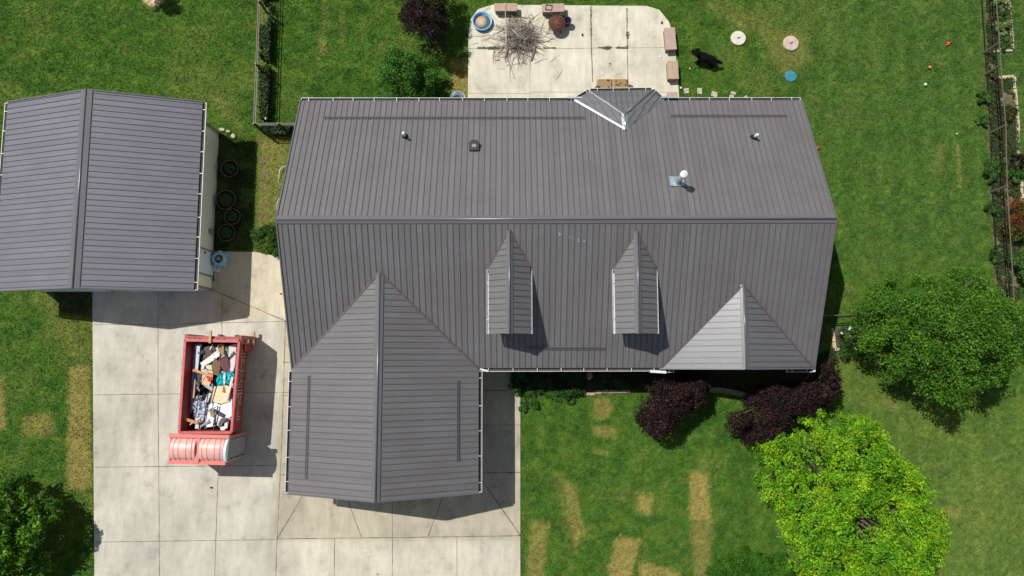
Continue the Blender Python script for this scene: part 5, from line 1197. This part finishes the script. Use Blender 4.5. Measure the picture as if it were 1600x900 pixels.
for (u, v_, u2, v2, lb) in ((930, 138, 934, 133, 'black support bar at the left end of the patterned bench'), (983, 139, 987, 134, 'black support bar at the right end of the patterned bench')):
    mb = MB(); mb.bar(P3(u, v_, 1.2), P3(u2, v2, .05), .045, .04); one('support_bar', mb, M['blackmetal'], lb, 'bar', P3(u2, v2, .045))
# brush pile
mb = MB(); bcx, bcy = P(810, 55, .2); rr = random.Random(5)
for k in range(640):
    a_ = rr.uniform(0, 6.28); r0 = abs(rr.gauss(0, .62)); x = bcx + .08 + math.cos(a_) * r0 * 1.0; y = bcy - .05 + math.sin(a_) * r0 * 1.0
    h = max(.06, .52 * math.exp(-(r0 / .85) ** 2) * rr.uniform(.1, 1)); th = rr.uniform(0, 6.28) if r0 < .6 else a_ + rr.gauss(0, .7); L = rr.uniform(.25, .95) * (1.0 if k > 60 else 1.3); rad = rr.uniform(.005, .013) if k > 45 else rr.uniform(.014, .024)
    p = Vector((x, y, h)); d = Vector((math.cos(th), math.sin(th), rr.uniform(-.25, .2))); s_ = Vector((-d.y, d.x, 0)) * rr.uniform(-.25, .25)
    pts = [p - d * L / 2, p + s_ * L * .3, p + d * L / 2 + s_ * L * .1]
    for q in pts: q.z = max(q.z, .06)
    mb.tube(pts, [rad, rad * .8, rad * .4], 5)
    if k % 2 == 0:
        q = pts[1]; b_ = Vector((math.cos(th + .7), math.sin(th + .7), .1)) * L * .35; mb.tube([q, q + b_], [rad * .6, rad * .25], 4)
one('brush_pile', mb, M['stick'], 'tangled heap of cut grey-brown branches on the patio', 'brush pile', (bcx, bcy, .045), kind='stuff')
def log(label, pts, rad, m_, name='branch'):
    mb = MB(); w_ = [P3(*p) for p in pts]; mb.tube(w_, rad, 8); return one(name, mb, m_, label, 'branch', w_[0])
log('long pale bare pole standing out of the left of the brush pile', [(789, 4, .5), (790, 30, .45), (791, 55, .4), (791, 88, .1)], [.012, .018, .028, .035], M['palewood'])
log('thick grey branch end at the lower right of the brush pile', [(836, 68, .15), (835, 80, .1), (830, 95, .08)], [.02, .03, .035], M['stick'])
log('forked pale branch crossing the top of the brush pile', [(800, 46, .5), (810, 56, .55), (820, 62, .5), (832, 52, .45)], [.018, .016, .014, .008], M['palewood'])
log('thin branch curling off the left of the brush pile', [(752, 63, .1), (765, 58, .12), (785, 62, .15)], [.008, .012, .014], M['stick'])
log('thin twig beside the paddling pool pointing to the tan block', [(753, 20, .1), (760, 14, .1), (766, 10, .12)], [.008, .010, .012], M['stick'])
log('small reddish stick on the patio below the brush pile', [(774, 94.5, .06), (781, 93.5, .06)], [.02, .02], M['toyred'], 'stick')

# ------------------------------------------------------------ things by the detached garage
def tub(label, px, py, r, seed, plant=True):
    q = P3(px, py, .35); root = thing('planter_tub', label, 'planter', (q[0], q[1], 0), 'round planters in the shade by the detached garage')
    mb = MB(); mb.lathe((q[0], q[1], 0), [(r * .86, 0), (r, .33), (r + .008, .35), (r - .006, .353), (r - .014, .34), (r * .88, .24), (.0, .25)], 36); mb.build('tub', M['black'], root)
    mb = MB(); k = 40; mb.tube([(q[0] + r * math.cos(2 * math.pi * i / k), q[1] + r * math.sin(2 * math.pi * i / k), .357) for i in range(k)], .007, 6, closed=True); mb.build('rim', M['rock'], root)
    mb = MB(); mb.lathe((q[0], q[1], 0), [(r * .87, .262), (0, .27)], 24); mb.build('soil', M['soil'], root)
    r_ = np.random.default_rng(seed); n = 160; a_ = r_.uniform(0, 6.28, n); rr_ = r * .6 * np.sqrt(r_.random(n)); ce = np.stack([q[0] + np.cos(a_) * rr_, q[1] + np.sin(a_) * rr_, .28 + r_.random(n) * .18], -1)
    v, f, c = leaves(ce, np.tile([0, 0, 1.], (n, 1)), .045, np.tile([.05, .15, .03], (n, 1)) * r_.uniform(.5, 1.5, (n, 1)), .7); fast_mesh('plant', v, f, c, M['leafmat'], parent=root)
tub('topmost round planter by the detached garage wall', 359, 263.5, .37, 1); tub('large round planter in the middle of the shaded row', 352.5, 312, .43, 2); tub('leafy green planter overlapping the large middle one', 363, 338.5, .34, 3); tub('lowest round planter, nearest the concrete pad', 354, 363.5, .37, 4)
q = P3(346.5, 406, .045); fe = thing('water_tub', 'pale blue round plastic tub with a rock in it beside the side door', 'tub', q)
mb = MB(); mb.lathe(q, [(.26, 0), (.31, .1), (.30, .32), (.26, .36), (.18, .34), (.17, .2), (.17, .1)], 18, caps=False); mb.lathe((q[0], q[1], q[2]), [(.29, .37), (.26, .40), (.19, .385)], 10, caps=False); mb.build('shell', M['hoseblue'], fe)
mb = MB(); mb.lathe((q[0], q[1], .12), [(.2, 0), (0, .02)], 16); mb.build('floor', M['black'], fe)
mb = MB(); mb.ico((q[0], q[1], .36), .11, jit=.12); mb.build('rock', M['rock'], fe)
for t_ in (.6, 1.6, 2.9, 4.0, 5.3): mb = MB(); mb.box((q[0] + .32 * math.cos(t_) - .06, q[1] + .32 * math.sin(t_) - .06, .05), (q[0] + .32 * math.cos(t_) + .06, q[1] + .32 * math.sin(t_) + .06, .3)); mb.build('foot', M['hoseblue'], fe, bevel=.02)
mb = MB(); q = P3(332.5, 402, .045); mb.lathe(q, [(.11, 0), (.15, .26), (.155, .28), (.13, .27), (.11, .1), (0, .1)], 20); one('flower_pot', mb, M['black'], 'black flower pot at the foot of the side door', 'pot', q)
for (u, v_, lb) in ((335.5, 418.5, 'white oblong tray beside the side door, the left one'), (341, 420, 'white oblong tray beside the side door, the right one')):
    mb = MB(); q = Vector(P3(u, v_, .1)); mb.bar(q + Vector((-.05, -.15, -.05)), q + Vector((.05, .15, -.05)), .15, .06); o_ = one('tray', mb, M['white'], lb, 'tray', (q.x, q.y, .045), bevel=.012)
def hose(label, pts): mb = MB(); mb.tube([P3(*p) for p in pts], .018, 6); one('garden_hose', mb, M['hose'], label, 'hose', P3(*pts[0]))
hose('pale garden hose loop beside the house, upper one', [(447, 259.5, .1), (441, 261, .12), (437, 266, .15), (436, 275, .1), (435, 284, .03)])
hose('pale garden hose loop beside the house, lower one', [(440, 308, .12), (435, 312, .14), (433, 318, .12), (433, 332, .03)])
q = P3(715, 158, .2); mb = MB(); mb.lathe((q[0], q[1], 0), [(.34, 0), (.36, .45), (.38, .46), (.36, .48), (.34, .46), (.32, .1)], 28); one('rain_barrel', mb, M['galv'], 'round grey-blue tub just showing behind the back eave', 'tub', (q[0], q[1], 0))
# ------------------------------------------------------------ dog
def dog(px, py):
    c_ = Vector(P3(px, py, .42)); f = (Vector(P3(1086, 85, .45)) - Vector(P3(1121, 97, .42))); f.z = 0; f.normalize(); s = Vector((-f.y, f.x, 0)); root = thing('dog', 'black long-haired dog standing on the back lawn beside the patio', 'dog', (c_.x, c_.y, 0))
    J_ = {}
    def v(fw, sd, z, r): return (f * fw * 1.05 + s * sd * 1.15 + up * z * 1.08, r * (1.25 if r > .08 else 1.25))
    nodes = [v(-.34, 0, .44, .125), v(-.12, 0, .45, .125), v(.12, 0, .44, .145), v(.30, 0, .46, .13), v(.42, 0, .54, .095), v(.52, .01, .62, .095), v(.62, .01, .60, .062), v(.72, .01, .57, .042),   # 0..7 spine to muzzle
             v(-.46, 0, .42, .045), v(-.58, -.03, .36, .05), v(-.72, -.06, .30, .02)]                                        # tail
    edges = [(0, 1), (1, 2), (2, 3), (3, 4), (4, 5), (5, 6), (6, 7), (0, 8), (8, 9), (9, 10)]
    for sg in (-1, 1):
        b0 = len(nodes); nodes += [v(-.34, sg * .09, .34, .085), v(-.27, sg * .10, .23, .055), v(-.40, sg * .10, .14, .035), v(-.37, sg * .10, .03, .035), v(-.31, sg * .10, .025, .033)]; edges += [(0, b0), (b0, b0 + 1), (b0 + 1, b0 + 2), (b0 + 2, b0 + 3), (b0 + 3, b0 + 4)]
        b0 = len(nodes); nodes += [v(.22, sg * .09, .32, .07), v(.20, sg * .09, .17, .042), v(.23, sg * .09, .03, .036), v(.28, sg * .09, .025, .032)]; edges += [(2, b0), (b0, b0 + 1), (b0 + 1, b0 + 2), (b0 + 2, b0 + 3)]
        b0 = len(nodes); nodes += [v(.49, sg * .09, .67, .03), v(.47, sg * .135, .60, .025)]; edges += [(5, b0), (b0, b0 + 1)]
    me = bpy.data.meshes.new('body'); me.from_pydata([tuple(n_[0]) for n_ in nodes], edges, []); me.materials.append(M['fur'])
    o_ = bpy.data.objects.new('body', me); C.objects.link(o_); o_.parent = root
    md = o_.modifiers.new('skin', 'SKIN'); 
    sv = me.skin_vertices[0].data if me.skin_vertices else None
    if sv is None:
        bm = bmesh.new(); bm.from_mesh(me); bm.verts.layers.skin.verify(); bm.to_mesh(me); bm.free(); sv = me.skin_vertices[0].data
    for i, n_ in enumerate(nodes): sv[i].radius = (n_[1], n_[1]); sv[i].use_root = (i == 0)
    md.use_smooth_shade = True
    m2 = o_.modifiers.new('sub', 'SUBSURF'); m2.levels = 2; m2.render_levels = 2
    dg = bpy.context.evaluated_depsgraph_get(); me2 = bpy.data.meshes.new_from_object(o_.evaluated_get(dg)); o_.modifiers.clear(); o_.data = me2
    if not me2.materials: me2.materials.append(M['fur'])
    # shaggy coat tufts
    n = 5000; co = np.array([v_.co for v_ in me2.vertices]); no = np.array([v_.normal for v_ in me2.vertices]); i = rng.integers(len(co), size=n); ok = co[i][:, 2] > .1; i = i[ok]
    p = co[i] + rng.normal(0, .01, (len(i), 3)); nn_ = no[i] + np.array(-f) * .9 + rng.normal(0, .35, (len(i), 3)) + np.array([0, 0, -.2]); nn_ /= np.linalg.norm(nn_, axis=1, keepdims=True); L = rng.uniform(.03, .075, (len(i), 1))
    a_ = np.cross(nn_, rng.normal(0, 1, (len(i), 3))); a_ /= np.linalg.norm(a_, axis=1, keepdims=True); vv = np.stack([p - a_ * .008, p + a_ * .008, p + nn_ * L], 1).reshape(-1, 3) + np.array(root.location)
    cc = np.repeat(np.array([[.0035, .003, .0035]]) * rng.uniform(.5, 2, (len(i), 1)), 3, 0)
    fast_mesh('fur', vv, np.arange(len(i) * 3).reshape(-1, 3), cc, M['darkleaf'], parent=root)
    mb = MB(); L0 = Vector(root.location)
    for sg in (-1, 1): mb.ico(L0 + f * .60 + s * sg * .085 + up * .72, .013, sub=1)
    mb.build('eyes', M['rust'], root)
    mb = MB(); mb.ico(L0 + f * .80 + s * .01 + up * .625, .024, sub=1); mb.build('nose', M['black'], root)
dog(1103, 91)
bpy.context.view_layer.update()
